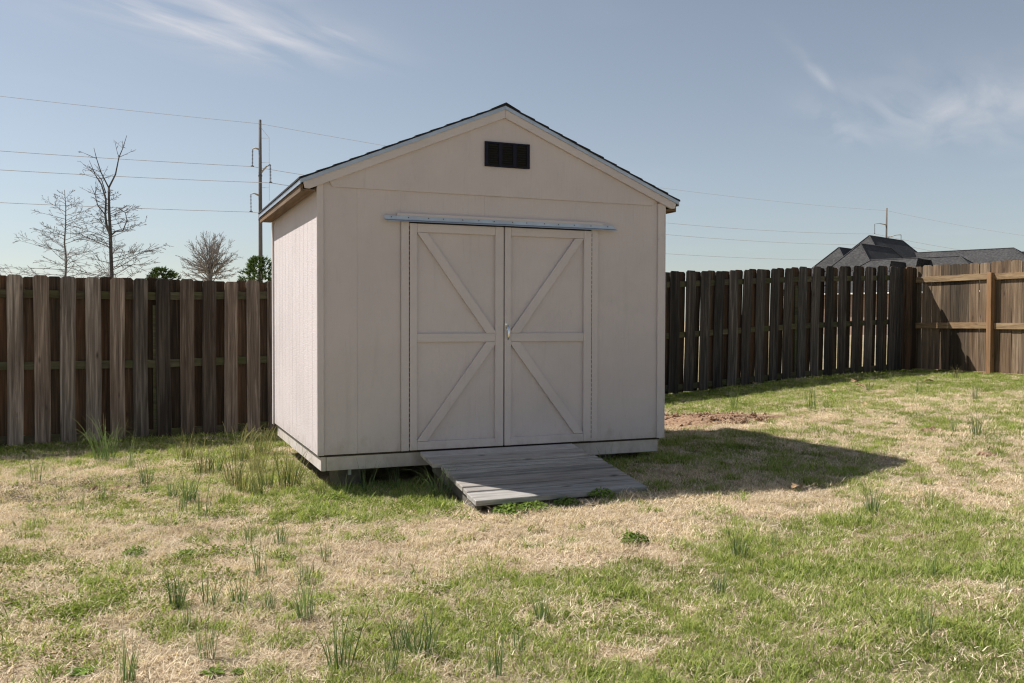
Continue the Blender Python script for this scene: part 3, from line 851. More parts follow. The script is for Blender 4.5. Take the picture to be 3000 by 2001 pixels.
hip(UU, (41.27, 40.41, 5.85), 3.4, 48, EAVE - .04)
hip(PP, (38.78, 34.95, 4.62), 5.0, 38, EAVE - .06)
hip(PP, (50.0, 43.2, 5.92), 7.0, 36, EAVE - .03)
hip(PP, (55.6, 42.0, 5.95), 12.0, 36, EAVE - .05)
for (x, y, z, s) in ((36.83, 31.42, 4.33, .62), (38.18, 30.87, 4.47, .85)):
    c = Vector((x, y, z)); n = Vector((-PP.y, PP.x, 0))
    V = [c, c - n * s * .55 - Vector((0, 0, s)), c + n * s * .55 - Vector((0, 0, s)), c + UU * 2.0, c - n * s * .55 - Vector((0, 0, s)) + UU * 2, c + n * s * .55 - Vector((0, 0, s)) + UU * 2]
    V = [v - PP * 0 for v in V]
    mk('dormer_gable', V, [(0, 1, 2), (0, 3, 4, 1), (0, 2, 5, 3), (1, 4, 5, 2), (3, 5, 4)], M['roof'], house)

for (x, y, z) in ((44.9, 39.9, 5.65), (48.6, 39.6, 5.0), (43.2, 37.6, 4.9)):
    b = MB(); b.tube([(x, y, z - .7), (x, y, z)], .06, 8); b.tube([(x, y, z), (x, y, z + .05)], .10, 8)
    b.build('vent_pipe', M['insul'], house)
# ------------------------------------------------------------------ utility poles and wires
def sag(a, b, s, n=18):
    a, b = Vector(a), Vector(b)
    return [a.lerp(b, i / n) - Vector((0, 0, 4 * s * (i / n) * (1 - i / n))) for i in range(n + 1)]
P1 = Vector((7.47, 65.07, 0)); P2 = Vector((93.34, 89.32, 0))
LD = (P2 - P1).normalized(); PD = Vector((-LD.y, LD.x, 0))   # line direction and its left side
P0 = P1 - LD * 88; P3 = P2 + LD * 88 * Vector((1, 1, 0)).length / 1.414
def pole(P, top, arms, label, ground_wire):
    t = thing('utility_pole', (P.x, P.y, .1), label, 'pole', 'transmission poles beyond the fence')
    b = MB()
    b.tube([(P.x, P.y, -.5), (P.x, P.y, 6), (P.x, P.y, 11), (P.x, P.y, top)], [.17, .155, .135, .105], 10)
    b.build('pole_shaft', M['pole'], t, smooth=True)
    for z in (8.6, 11.95):
        b = MB(); b.tube([(P.x, P.y, z), (P.x, P.y, z + .12)], .158, 10); b.build('steel_band', M['insul'], t)
    for (root, tip, bot) in arms:
        root, tip, bot = Vector(root), Vector(tip), Vector(bot)
        mid_ = root.lerp(tip, .6) + Vector((0, 0, .10))
        b = MB(); b.tube([root, mid_, tip], [.075, .06, .045], 7); a = b.build('crossarm', M['arm'], t, smooth=True)
        b = MB()
        L = (tip - bot).length
        b.tube([tip, bot], .022, 6)
        m_ = 12
        for k in range(m_):
            p = tip.lerp(bot, (k + .8) / (m_ + .6))
            b.tube([p + Vector((0, 0, .022)), p, p - Vector((0, 0, .02))], [.03, .085, .035], 8)
        b.tube([bot + Vector((-.12 * LD.x, -.12 * LD.y, 0)), bot + Vector((.12 * LD.x, .12 * LD.y, 0))], .045, 6)
        b.build('insulator', M['insul'], a)
    if ground_wire:
        b = MB()
        b.tube([(P.x + .1, P.y - .05, 15.6), (8.11, 64.8, 14.88), (8.10, 64.8, 10.1)], .011, 4)
        for z in (14.86, 13.0, 11.1):
            b.tube([(P.x, P.y, z), (8.105, 64.8, z)], .011, 4)
        b.build('ground_wire', M['arm'], t)
    return t
pole(P1, 16.25, [((7.40, 65.10, 14.0), (6.94, 65.28, 14.03), (6.92, 65.29, 12.73)), ((7.53, 65.05, 12.24), (8.19, 64.77, 12.87), (8.21, 64.76, 11.49)), ((7.40, 65.10, 10.5), (6.80, 65.34, 10.62), (6.81, 65.33, 9.27))], 'tall wooden utility pole with three insulator arms rising beside the shed roof', True)
pole(P2, 16.45, [((93.23, 89.37, 14.18), (91.86, 89.93, 14.33), (91.87, 89.93, 12.96)), ((93.53, 89.25, 12.45), (95.20, 88.56, 12.82), (95.21, 88.56, 11.49)), ((93.23, 89.37, 10.6), (91.86, 89.93, 10.7), (91.87, 89.93, 9.4))], 'distant wooden utility pole standing behind the grey house roof', False)
def wire(p1, p2, z0s, r, label, sg):
    b = MB()
    p1, p2 = Vector(p1), Vector(p2)
    a = p1 - LD * 88
    c = p2 + LD * 88
    pts = sag(a, p1, sg)[:-1] + sag(p1, p2, sg)[:-1] + sag(p2, c, sg)
    b.tube(pts, r, 5)
    o = b.build('power_wire', M['wire'], None, origin=p1)
    tag(o, label, 'wire', 'wires between the utility poles')
wire((7.47, 65.07, 15.95), (93.34, 89.32, 16.1), 0, .015, 'topmost thin wire running from pole top to pole top', .9)
wire((6.92, 65.29, 12.70), (91.87, 89.93, 12.93), 0, .021, 'wire hung from the upper arm, second from the top', 1.25)
wire((8.21, 64.76, 11.46), (95.21, 88.56, 11.46), 0, .021, 'wire hung from the arm on the shed side of the pole, third from the top', 1.35)
wire((6.81, 65.33, 9.24), (91.87, 89.93, 9.37), 0, .021, 'lowest wire on the utility poles', 1.05)

# ------------------------------------------------------------------ trees
def rnd_perp(d, r):
    a = Vector((r.gauss(0, 1), r.gauss(0, 1), r.gauss(0, 1)))
    a = a - d * a.dot(d)
    return a.normalized()
def branch(mb, p, d, L, r0, r, lv, cfg, segs=5):
    """grow one limb with its side twigs"""
    pts, rad = [p.copy()], [r0]
    d = d.normalized()
    q = p.copy()
    for i in range(segs):
        d = (d + rnd_perp(d, r) * cfg['wob'] + Vector((0, 0, cfg['lift']))).normalized()
        q = q + d * (L / segs)
        pts.append(q.copy())
        rad.append(max(cfg['rmin'], r0 * (1 - .85 * (i + 1) / segs)))
    mb.tube(pts, rad, 4 if lv > 0 else 5, cap=False)
    if lv >= cfg['lv']:
        return
    nb = cfg['n'][lv]
    for k in range(nb):
        t = r.uniform(.18, .97)
        i = min(int(t * segs), segs - 1)
        f = t * segs - i
        o = pts[i].lerp(pts[i + 1], f)
        dd = (pts[i + 1] - pts[i]).normalized()
        s = rnd_perp(dd, r)
        s = Vector((s.x, s.y, s.z * cfg['flat'])).normalized()
        a = cfg['ang']
        nd = dd * math.cos(a) + s * math.sin(a)
        l2 = L * cfg['ratio'] * (1.15 - .6 * t) * r.uniform(.6, 1.2)
        branch(mb, o, nd, l2, max(cfg['rmin'], rad[i] * .55), r, lv + 1, cfg, 4 if lv == 0 else 3)

def pin_tree(base, H, lean, label, mat, twigmat, sd, nb, spread, fork=True, r0=.05):
    r = random.Random(sd)
    base = Vector(base)
    t = thing('bare_tree', base, label, 'tree', 'bare trees beyond the fence')
    b = MB()
    n = 10
    tr = []
    for i in range(n + 1):
        f = i / n
        tr.append(base + Vector((lean[0] * f + r.uniform(-.03, .03), lean[1] * f, H * f)))
    b.tube(tr, [r0 * (1 - .86 * i / n) for i in range(n + 1)], 7)
    stems = []
    if fork:
        def stem(pts, r0_, r1_):
            ps = [base + Rh * a + Fh * e_ + Vector((0, 0, c - base.z)) for a, c, e_ in pts]
            m_ = len(ps) - 1
            b.tube(ps, [r0_ + (r1_ - r0_) * i / m_ for i in range(m_ + 1)], 6)
            stems.append(ps)
        b = MB()
        stem([(.06, -.35, 0), (.02, .9, 0), (0, 1.95, 0), (-.023, 2.92, 0), (-.046, 3.40, 0), (-.05, 3.92, 0)], .062, .024)
        tr = [stems[0][0].lerp(stems[0][1], i / 3) for i in range(3)] + [stems[0][1].lerp(stems[0][2], i / 3) for i in range(3)] + [stems[0][2].lerp(stems[0][3], i / 2) for i in range(2)] + stems[0][3:6]
        stems.clear()
        stem([(-.05, 3.90, 0), (.077, 4.2, .05), (.134, 4.58, .1), (.22, 4.78, .1), (.31, 5.06, .1)], .021, .005)
        stem([(-.05, 3.90, 0), (-.194, 4.23, -.05), (-.266, 4.52, -.1), (-.323, 4.75, -.1)], .017, .005)
        stem([(-.02, 2.90, 0), (-.123, 3.06, .05), (-.166, 3.32, .08), (-.157, 3.66, .1), (-.25, 3.98, .1), (-.395, 4.2, .12), (-.54, 4.52, .15)], .036, .005)
        stem([(-.16, 3.80, .1), (-.30, 4.12, .2), (-.50, 4.30, .3), (-.76, 4.40, .35)], .013, .004)
        stem([(-.166, 3.32, .08), (-.295, 3.52, 0), (-.35, 3.75, 0), (-.44, 3.95, 0)], .016, .004)
        stem([(-.02, 2.86, 0), (.12, 2.95, -.05), (.29, 2.95, -.1), (.383, 3.18, -.1), (.35, 3.35, -.1), (.20, 3.45, -.1)], .018, .006)
    b.build('trunk', mat, t, smooth=True)
    cfg = dict(wob=.05, lift=.004, rmin=.0032, lv=2, n=(10, 3), flat=.5, ang=R(40), ratio=.30)
    cr = MB()
    for k in range(nb):
        f = .30 + .67 * (k + r.random()) / nb
        i = min(int(f * n), n - 1)
        o = tr[i].lerp(tr[i + 1], f * n - i)
        a = r.uniform(0, 2 * math.pi)
        dirv = Vector((math.cos(a), math.sin(a), r.uniform(-.08, .22) + .45 * f * f))
        L = spread * min(1.0, 1.9 * (1.08 - f)) * r.uniform(.55, 1.1)
        branch(cr, o, dirv, L, .0125 * (1.15 - .6 * f), r, 0, cfg, 7)
    for ps in stems:
        for k in range(6):
            i = r.randrange(1, len(ps) - 1)
            branch(cr, ps[i], Vector((r.gauss(0, 1), r.gauss(0, 1), .5)), r.uniform(.2, .5), .007, r, 1, cfg, 4)
    cr.build('crown', twigmat, t, origin=base)
pin_tree((-1.78, 14.82, -.3), 5.35, (.30, -.1, 0), 'near dark bare tree with forked leaders showing above the fence', M['bark1'], M['bark2'], 4, 68, 1.65, True, .075)
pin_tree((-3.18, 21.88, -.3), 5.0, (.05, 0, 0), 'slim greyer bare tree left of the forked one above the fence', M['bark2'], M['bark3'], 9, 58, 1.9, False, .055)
def fan_tree(base, H, wd, label, sd, mat, nmain=11, dens=1.0, fork=.13):
    r = random.Random(sd)
    base = Vector(base)
    t = thing('bare_tree', base, label, 'tree', 'bare trees beyond the fence')
    b = MB()
    b.tube([base, base + Vector((0, 0, H * .12)), base + Vector((.05, 0, H * (fork + .12))), base + Vector((0, 0, H * (fork + .30)))], [.22, .19, .16, .07], 8)
    b.build('trunk', mat, t, smooth=True)
    cr = MB()
    cfg = dict(wob=.05, lift=.004, rmin=.0075, lv=2, n=(int(13 * dens), int(7 * dens)), flat=.9, ang=R(30), ratio=.24)
    for k in range(nmain):
        a = 2 * math.pi * k / nmain + r.uniform(-.2, .2)
        el = r.uniform(.22 if fork < .3 else -.15, 1.45)
        o = base + Vector((0, 0, H * r.uniform(fork, fork + .26)))
        dirv = Vector((math.cos(a) * math.cos(el), math.sin(a) * math.cos(el), math.sin(el)))
        cz_, rz_, rx_ = base.z + H * (.56 if fork < .3 else .66), H * (.44 if fork < .3 else .34), wd * .5
        A_ = (dirv.x ** 2 + dirv.y ** 2) / rx_ ** 2 + dirv.z ** 2 / rz_ ** 2
        B_ = dirv.z * (o.z - cz_) / rz_ ** 2
        C_ = ((o.z - cz_) / rz_) ** 2 - 1
        L = (-B_ + math.sqrt(max(0.05, B_ * B_ - A_ * C_))) / A_ * r.uniform(.82, .98)
        branch(cr, o, dirv, L, .06, r, 0, cfg, 6)
    cr.build('crown', M['bark4'], t, origin=base)
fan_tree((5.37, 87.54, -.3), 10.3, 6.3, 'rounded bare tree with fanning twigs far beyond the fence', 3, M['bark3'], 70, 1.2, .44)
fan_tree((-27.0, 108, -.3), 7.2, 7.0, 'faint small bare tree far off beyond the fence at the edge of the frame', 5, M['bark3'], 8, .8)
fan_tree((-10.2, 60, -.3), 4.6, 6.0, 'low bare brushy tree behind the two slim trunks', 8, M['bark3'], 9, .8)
def conifer(base, H, wd, label, sd, nclump, conic):
    r = random.Random(sd)
    rg = np.random.default_rng(sd)
    base = Vector(base)
    t = thing('evergreen_tree', base, label, 'tree', 'evergreens beyond the fence')
    b = MB()
    b.tube([base, base + Vector((0, 0, H * .5)), base + Vector((0, 0, H * .93))], [.16, .10, .02], 7)
    for k in range(26):
        f = r.uniform(.12, .85); a = r.uniform(0, 6.28); L = wd * .42 * (1.05 - f if conic else .9 - .4 * f)
        o = base + Vector((0, 0, H * f))
        b.tube([o, o + Vector((math.cos(a) * L, math.sin(a) * L, L * .35))], [.03, .008], 4)
    b.build('trunk', M['bark1'], t)
    V, F, A = [], [], []
    for k in range(nclump):
        f = r.uniform(.06, 1.0)
        rr = wd / 2 * ((1.03 - f) ** .8 if conic else math.sqrt(max(.02, 1 - (2 * (f - .45)) ** 2 * .80)))
        a = r.uniform(0, 6.283)
        q = rr * math.sqrt(r.uniform(.2, 1.15)) * (1 + .30 * math.sin(a * 3 + f * 9) + .2 * math.sin(a * 7 - f * 21))
        c = base + Vector((math.cos(a) * q, math.sin(a) * q, H * f * .97))
        out = Vector((math.cos(a), math.sin(a), .55)).normalized()
        col = r.random()
        for j in range(9):
            d = (out + Vector((r.gauss(0, .45), r.gauss(0, .45), r.gauss(.15, .4)))).normalized()
            L = r.uniform(.16, .34) * (wd / 2.6) ** .5
            s = rnd_perp(d, r) * L * .13
            i = len(V)
            V += [c - s, c + s, c + d * L + s * .2, c + d * L - s * .2]
            F.append((i, i + 1, i + 2, i + 3))
            A += [(col * .6 + r.random() * .4, 0, 0)] * 2 + [(col * .6 + r.random() * .4, 1, 0)] * 2
    o = mk('crown', V, F, M['needle'], t, origin=base)
    at = o.data.attributes.new('bl', 'FLOAT_VECTOR', 'POINT')
    at.data.foreach_set('vector', np.array(A, np.float32).ravel())
conifer((.48, 67.93, -.3), 5.3, 2.9, 'low rounded evergreen between the bare trees above the fence', 2, 900, False)
conifer((6.15, 54.8, -.3), 5.5, 2.5, 'green evergreen beside the utility pole at the shed corner', 6, 900, False)

# ------------------------------------------------------------------ grass (what nobody could count)
def blades(n, hmin, hmax, wd, spread, tilt, rg, segs=2, curl=.5, flat=0.0):
    """n bent ribbons rooted in a disc; returns verts, faces, per-vertex (random, height, 0)"""
    V, F, A = [], [], []
    for k in range(n):
        a = rg.uniform(0, 2 * math.pi); q = spread * math.sqrt(rg.random())
        p = np.array([math.cos(a) * q, math.sin(a) * q, -.004])
        az = rg.uniform(0, 2 * math.pi); ti = abs(rg.normal(0, tilt)) + flat
        L = rg.uniform(hmin, hmax); ww = wd * rg.uniform(.7, 1.3)
        sd = np.array([-math.sin(az), math.cos(az), 0])
        tw = rg.uniform(-.9, .9)
        col = rg.random()
        i0 = len(V)
        for s in range(segs + 1):
            f = s / segs
            w_ = ww * (1 - f ** 1.6) if s < segs else ww * .08
            side = sd * math.cos(tw * f) + np.array([0, 0, 1]) * math.sin(tw * f) * .5
            V.append(p - side * w_ / 2); V.append(p + side * w_ / 2)
            A += [(col, f, 0)] * 2
            if s < segs:
                th = min(ti + curl * f * rg.uniform(.4, 1.4), 1.75)
                p = p + np.array([math.cos(az) * math.sin(th), math.sin(az) * math.sin(th), math.cos(th)]) * L / segs
                p[2] = max(p[2], .002)
        for s in range(segs):
            j = i0 + 2 * s
            F.append((j, j + 1, j + 3, j + 2))
    return V, F, A
def leafy(n, size, spread, hgt, rg):
    """low plant of small rounded leaves"""
    V, F, A = [], [], []
    for k in range(n):
        a = rg.uniform(0, 6.283); q = spread * math.sqrt(rg.random())
        c = np.array([math.cos(a) * q, math.sin(a) * q, rg.uniform(.15, 1) * hgt])
        nrm = np.array([rg.normal(0, .45), rg.normal(0, .45), 1.0]); nrm /= np.linalg.norm(nrm)
        t = np.cross(nrm, [math.cos(a * 3), math.sin(a * 3), .1]); t /= np.linalg.norm(t)
        u = np.cross(nrm, t)
        s = size * rg.uniform(.6, 1.3)
        col = rg.random()
        i = len(V)
        for m_ in range(6):
            th = m_ * math.pi / 3
            V.append(c + t * math.cos(th) * s * .55 + u * math.sin(th) * s * .42 + nrm * (.12 * s * (m_ % 2)))
            A.append((col, .3 + .4 * (c[2] / max(hgt, 1e-4)), 0))
        F.append(tuple(range(i, i + 6)))
    return V, F, A
def leaf_mesh(name, VFA, mat):
    V, F, A = VFA
    me = bpy.data.meshes.new(name)
    me.from_pydata([tuple(v) for v in V], [], F)
    me.materials.append(mat)
    at = me.attributes.new('bl', 'FLOAT_VECTOR', 'POINT')
    at.data.foreach_set('vector', np.array(A, np.float32).ravel())
    return me
def source(name, meshes):
    col = bpy.data.collections.new(name)
    for i, me in enumerate(meshes):
        col.objects.link(bpy.data.objects.new('%s_%02d' % (name, i), me))
    return col
def scatter(name, P, rot, scl, idx, tint, col, label):
    me = bpy.data.meshes.new(name)
    n = len(P)
    me.vertices.add(n)
    me.vertices.foreach_set('co', np.asarray(P, np.float32).ravel())
    for nm, ty, key, dat in (('rot', 'FLOAT_VECTOR', 'vector', rot), ('scl', 'FLOAT_VECTOR', 'vector', scl), ('tint', 'FLOAT', 'value', tint)):
        at = me.attributes.new(nm, ty, 'POINT')
        at.data.foreach_set(key, np.asarray(dat, np.float32).ravel())
    at = me.attributes.new('idx', 'INT', 'POINT')
    at.data.foreach_set('value', np.asarray(idx, np.int32))
    me.update()
    o = link(bpy.data.objects.new(name, me))
    ng = bpy.data.node_groups.new(name + '_scatter', 'GeometryNodeTree')
    ng.interface.new_socket('Geometry', in_out='INPUT', socket_type='NodeSocketGeometry')
    ng.interface.new_socket('Geometry', in_out='OUTPUT', socket_type='NodeSocketGeometry')
    gi = ng.nodes.new('NodeGroupInput'); go = ng.nodes.new('NodeGroupOutput')
    ci = ng.nodes.new('GeometryNodeCollectionInfo')
    ci.inputs['Collection'].default_value = col
    ci.inputs['Separate Children'].default_value = True
    ci.inputs['Reset Children'].default_value = True
    ip = ng.nodes.new('GeometryNodeInstanceOnPoints')
    ip.inputs['Pick Instance'].default_value = True
    def na(nm, ty):
        x = ng.nodes.new('GeometryNodeInputNamedAttribute')
        x.data_type = ty
        x.inputs['Name'].default_value = nm
        return [s for s in x.outputs if s.enabled and s.name == 'Attribute'][0]
    ng.links.new(gi.outputs[0], ip.inputs['Points'])
    ng.links.new(ci.outputs[0], ip.inputs['Instance'])
    ng.links.new(na('idx', 'INT'), ip.inputs['Instance Index'])
    ng.links.new(na('rot', 'FLOAT_VECTOR'), ip.inputs['Rotation'])
    ng.links.new(na('scl', 'FLOAT_VECTOR'), ip.inputs['Scale'])
    ng.links.new(ip.outputs[0], go.inputs[0])
    md = o.modifiers.new('scatter', 'NODES')
    md.node_group = ng
    tag(o, label, 'grass', kind='stuff')
    return o
g2 = np.random.default_rng(11)
dry_src = source('dry_tuft', [leaf_mesh('dry_tuft', blades(95, .014, .050, .0035, .12, .5, g2, 2, .9, .6), M['dry']) for i in range(6)])
grn_src = source('green_tuft', [leaf_mesh('green_tuft', blades(40, .018, .055, .0042, .06, .42, g2, 2, .9, .15), M['green']) for i in range(5)] +
                 [leaf_mesh('green_tuft', blades(28, .03, .085, .0056, .05, .48, g2, 3, 1.1, .25), M['green']) for i in range(4)])
straw_src = source('straw', [leaf_mesh('straw', blades(18, .03, .065, .0026, .13, .25, g2, 3, .5, 1.0), M['dry']) for i in range(4)])
clv_src = source('clover_tuft', [leaf_mesh('clover_tuft', leafy(60, .0115, .09, .022, g2), M['clover']) for i in range(4)])
net_src = source('nettle_tuft', [leaf_mesh('nettle_tuft', leafy(40, .010, .08, .04, g2), M['nettle']) for i in range(3)])

def fan_points(n, dmin, dmax, half, rg, power=1.0):
    """points over the yard, denser near the camera"""
    d = dmin + (dmax - dmin) * rg.random(n) ** power
    a = math.radians(AZ0) + rg.uniform(-half, half, n)
    return CAM[0] + np.cos(a) * d, CAM[1] + np.sin(a) * d
def clear(x, y, sheds=0.0):
    inshed = (x > .10) & (x < W - .10) & (y > .20) & (y < D - .1)
    inramp = (x > .84) & (x < 2.2) & (y > -1.20) & (y < .3)
    beyond = (y > fl_y(x) + .5) | (x > rfx(y) + .4)
    return ~(inshed | inramp | beyond)
def soil(x, y):
    return np.exp(-((y - 2.0 + (x - 4.62) * .41) / .56) ** 2 - ((x - 4.62) / 1.0) ** 2) + (fbm(x * 5, y * 5, 71) - .5) * .6
# dry thatch
x, y = fan_points(23000, 2.9, 16.5, R(37), g2, .75)
gd = green(x, y)
ok = clear(x, y) & (soil(x, y) < .5) & (g2.random(len(x)) < 1.05 - .85 * gd)
x, y = x[ok], y[ok]; n = len(x)
z = height(x, y)
s = .75 + .6 * g2.random(n)
scatter('dry_grass', np.stack([x, y, z], 1), np.stack([g2.normal(0, .12, n), g2.normal(0, .12, n), g2.uniform(0, 6.283, n)], 1), np.stack([s, s, s * (.6 + .7 * fbm(x * 4, y * 4, 5))], 1), g2.integers(0, 6, n), np.clip(.5 + (fbm(x * 2.2, y * 2.2, 44) - .5) * 1.6 + g2.normal(0, .14, n), 0, 1), dry_src, 'short tan dormant grass matting the yard')
# longer loose straw lying on the thatch
x, y = fan_points(3600, 2.9, 10, R(38), g2, .8)
ok = clear(x, y) & (soil(x, y) < .45) & (g2.random(len(x)) < 1.0 - 2.2 * green(x, y))
x, y = x[ok], y[ok]; n = len(x)
s = .7 + .6 * g2.random(n)
scatter('loose_straw', np.stack([x, y, height(x, y) + .008], 1), np.stack([g2.normal(0, .1, n), g2.normal(0, .1, n), g2.uniform(0, 6.283, n)], 1), np.stack([s, s, s], 1), g2.integers(0, 4, n), .35 + .4 * g2.random(n), straw_src, 'loose pale straw lying over the dormant grass')
# green blades
x, y = fan_points(58000, 2.9, 16.5, R(37), g2, .75)
gd = green(x, y)
fd = fl_y(x) - y
edge = (fd < .75) & (x < 12)
keep = np.clip((gd + np.where((x > .2) & (y < -2.4), .05, -.12) - .17) * 2.2, .03, 1.0)
keep = np.where(edge, np.maximum(keep, .8), keep)
near_shed = ((x > -.95) & (x < .05) & (y > -.1) & (y < 2.6)) | ((x > -.1) & (x < .85) & (y > -.75) & (y < .15))
keep = np.where(near_shed, np.maximum(keep, .5), keep)
skirt = ((x > -.12) & (x < .86) & (y > -.32) & (y < .16)) | ((x > 2.15) & (x < 3.2) & (y > -.3) & (y < .16))
keep = np.where(skirt, np.maximum(keep, .7), keep)
ok = clear(x, y) & (soil(x, y) < .42) & (g2.random(len(x)) < keep)
x, y = x[ok], y[ok]; n = len(x)
z = height(x, y)
cl_ = fbm(x * 3.4, y * 3.4, 60, 3)
big = (cl_ > .56) | (fl_y(x) - y < .5) | (((x > 0) & (x < .9) & (y > -.7) & (y < .2)) & (g2.random(n) < .45))
idx = np.where(big & (g2.random(n) < .75), g2.integers(5, 9, n), g2.integers(0, 5, n))
skirt = ((x > -.12) & (x < .86) & (y > -.32) & (y < .16)) | ((x > 2.15) & (x < 3.2) & (y > -.3) & (y < .16))
idx = np.where(skirt, g2.integers(5, 9, n), idx)
s = .6 + .55 * g2.random(n) + .35 * np.clip(cl_ - .5, 0, 1) + .12 * skirt
scatter('green_grass', np.stack([x, y, z], 1), np.stack([g2.normal(0, .15, n), g2.normal(0, .15, n), g2.uniform(0, 6.283, n)], 1), np.stack([s, s, s], 1), idx, np.clip(.5 + (fbm(x * 1.6, y * 1.6, 91) - .5) * 1.6 + g2.normal(0, .16, n), 0, 1), grn_src, 'patchy green grass growing through the dormant lawn')
# small broadleaf ground cover
x, y = fan_points(46000, 2.9, 18, R(38), g2, .8)
fd = fl_y(x) - y
pr = np.where((fd < 1.25) & (x > 3.2) & (fd > -.1), .80 * np.clip(1.35 - fd, .25, 1), 0)
pr = np.maximum(pr, np.where((fd < .6) & (x < 0), .55, 0))
pr = np.maximum(pr, np.where((rfx(y) - x < 2.4) & (y > 1.5), .45, 0))
for (cx_, cy_, rr_, a_) in ((-1.55, -2.3, .55, .45), (-1.85, -1.4, .4, .4), (-1.35, .25, .5, .4), (-.1, -.35, .55, .45), (.5, -.8, .5, .4), (-1.0, -1.5, .25, .5), (-.35, -.3, .5, .4), (.4, -3.2, .6, .12), (5.0, 2.7, .6, .6), (6.0, 2.9, .9, .5), (-.9, 1.4, .6, .4), (3.6, .2, .6, .2)):
    pr = np.maximum(pr, a_ * np.exp(-((x - cx_) ** 2 + (y - cy_) ** 2) / rr_ ** 2))
pr = pr * np.clip((fbm(x * 4.2, y * 4.2, 17) - .25) * 2.4, 0, 1)
ok = clear(x, y) & (g2.random(len(x)) < pr) & (soil(x, y) < .6)
x, y = x[ok], y[ok]; n = len(x)
s = .55 + .75 * g2.random(n)
scatter('clover_cover', np.stack([x, y, height(x, y)], 1), np.stack([np.zeros(n), np.zeros(n), g2.uniform(0, 6.283, n)], 1), np.stack([s, s, s * 1.1], 1), g2.integers(0, 4, n), g2.random(n), clv_src, 'low leafy green ground cover along the fence and in the lawn')
n = 150
a = g2.uniform(0, 6.283, n); q = np.sqrt(g2.random(n))
x = -1.75 + np.cos(a) * q * .62 ; y = 1.05 + np.sin(a) * q * .55
s = .5 + .6 * g2.random(n)
scatter('purple_weeds', np.stack([x, y, height(x, y)], 1), np.stack([np.zeros(n), np.zeros(n), g2.uniform(0, 6.283, n)], 1), np.stack([s, s, s], 1), g2.integers(0, 3, n), g2.random(n), net_src, 'low purple flowering weeds near the left fence')

# bare red soil and its clods
def soil_patch(name, cx, cy, rx, ry, amp, ncl, label, sd):
    rg = np.random.default_rng(sd)
    V, F = [], []
    nr, na_ = 16, 40
    for i in range(nr + 1):
        for j in range(na_):
            t = 2 * math.pi * j / na_
            q = i / nr
            ed = 1 + .22 * math.sin(3 * t + sd) + .12 * math.sin(7 * t + 2 * sd)
            x_ = cx + math.cos(t) * rx * q * ed
            y_ = cy + math.sin(t) * ry * q * ed - (x_ - cx) * .41 * (rx > .3)
            zz = hz(x_, y_) + amp * (1 - q ** 2) - .012 * q ** 6 + .004 + (float(fbm(np.array([x_ * 16]), np.array([y_ * 16]), 7)[0]) - .5) * .05 * (1 - q ** 4)
            V.append((x_, y_, zz))
    for i in range(nr):
        for j in range(na_):
            a, b_ = i * na_ + j, i * na_ + (j + 1) % na_
            F.append((a, b_, b_ + na_, a + na_))
    for k in range(ncl):
        t = rg.uniform(0, 6.283); q = math.sqrt(rg.random()) * 1.02
        x_ = cx + math.cos(t) * rx * q; y_ = cy + math.sin(t) * ry * q - (x_ - cx) * .41 * (rx > .3)
        s_ = rg.uniform(.006, .016) if rg.random() < .85 else rg.uniform(.016, .034)
        c = Vector((x_, y_, hz(x_, y_) + amp * (1 - q ** 2) + s_ * .4))
        k0 = len(V)
        for d_ in ((1, 0, 0), (-1, 0, 0), (0, 1, 0), (0, -1, 0), (0, 0, 1), (0, 0, -1), (.7, .7, .3), (-.7, -.6, .4)):
            V.append(c + Vector(d_) * s_ * rg.uniform(.6, 1.25))
        F += [(k0 + a, k0 + b_, k0 + c_) for a, b_, c_ in ((4, 0, 6), (4, 6, 2), (4, 2, 1), (4, 1, 7), (4, 7, 3), (4, 3, 0), (5, 2, 0), (5, 1, 2), (5, 3, 1), (5, 0, 3), (0, 2, 6), (1, 3, 7))]
    o = mk(name, V, F, M['soil'])
    tag(o, label, 'soil', kind='stuff')
soil_patch('bare_soil', 4.62, 2.0, .98, .52, .04, 800, 'bare heap of crumbly reddish soil beside the shed', 1)
soil_patch('bare_soil', 6.05, -.15, .13, .10, .02, 30, 'small reddish soil spot in the lawn at the right', 2)
soil_patch('bare_soil', 5.33, -1.43, .10, .07, .015, 18, 'small reddish soil spot in the lawn lower right of the shed shadow', 3)
soil_patch('bare_soil', -1.45, .95, .16, .10, .01, 16, 'bare soil scuff near the purple weeds', 4)

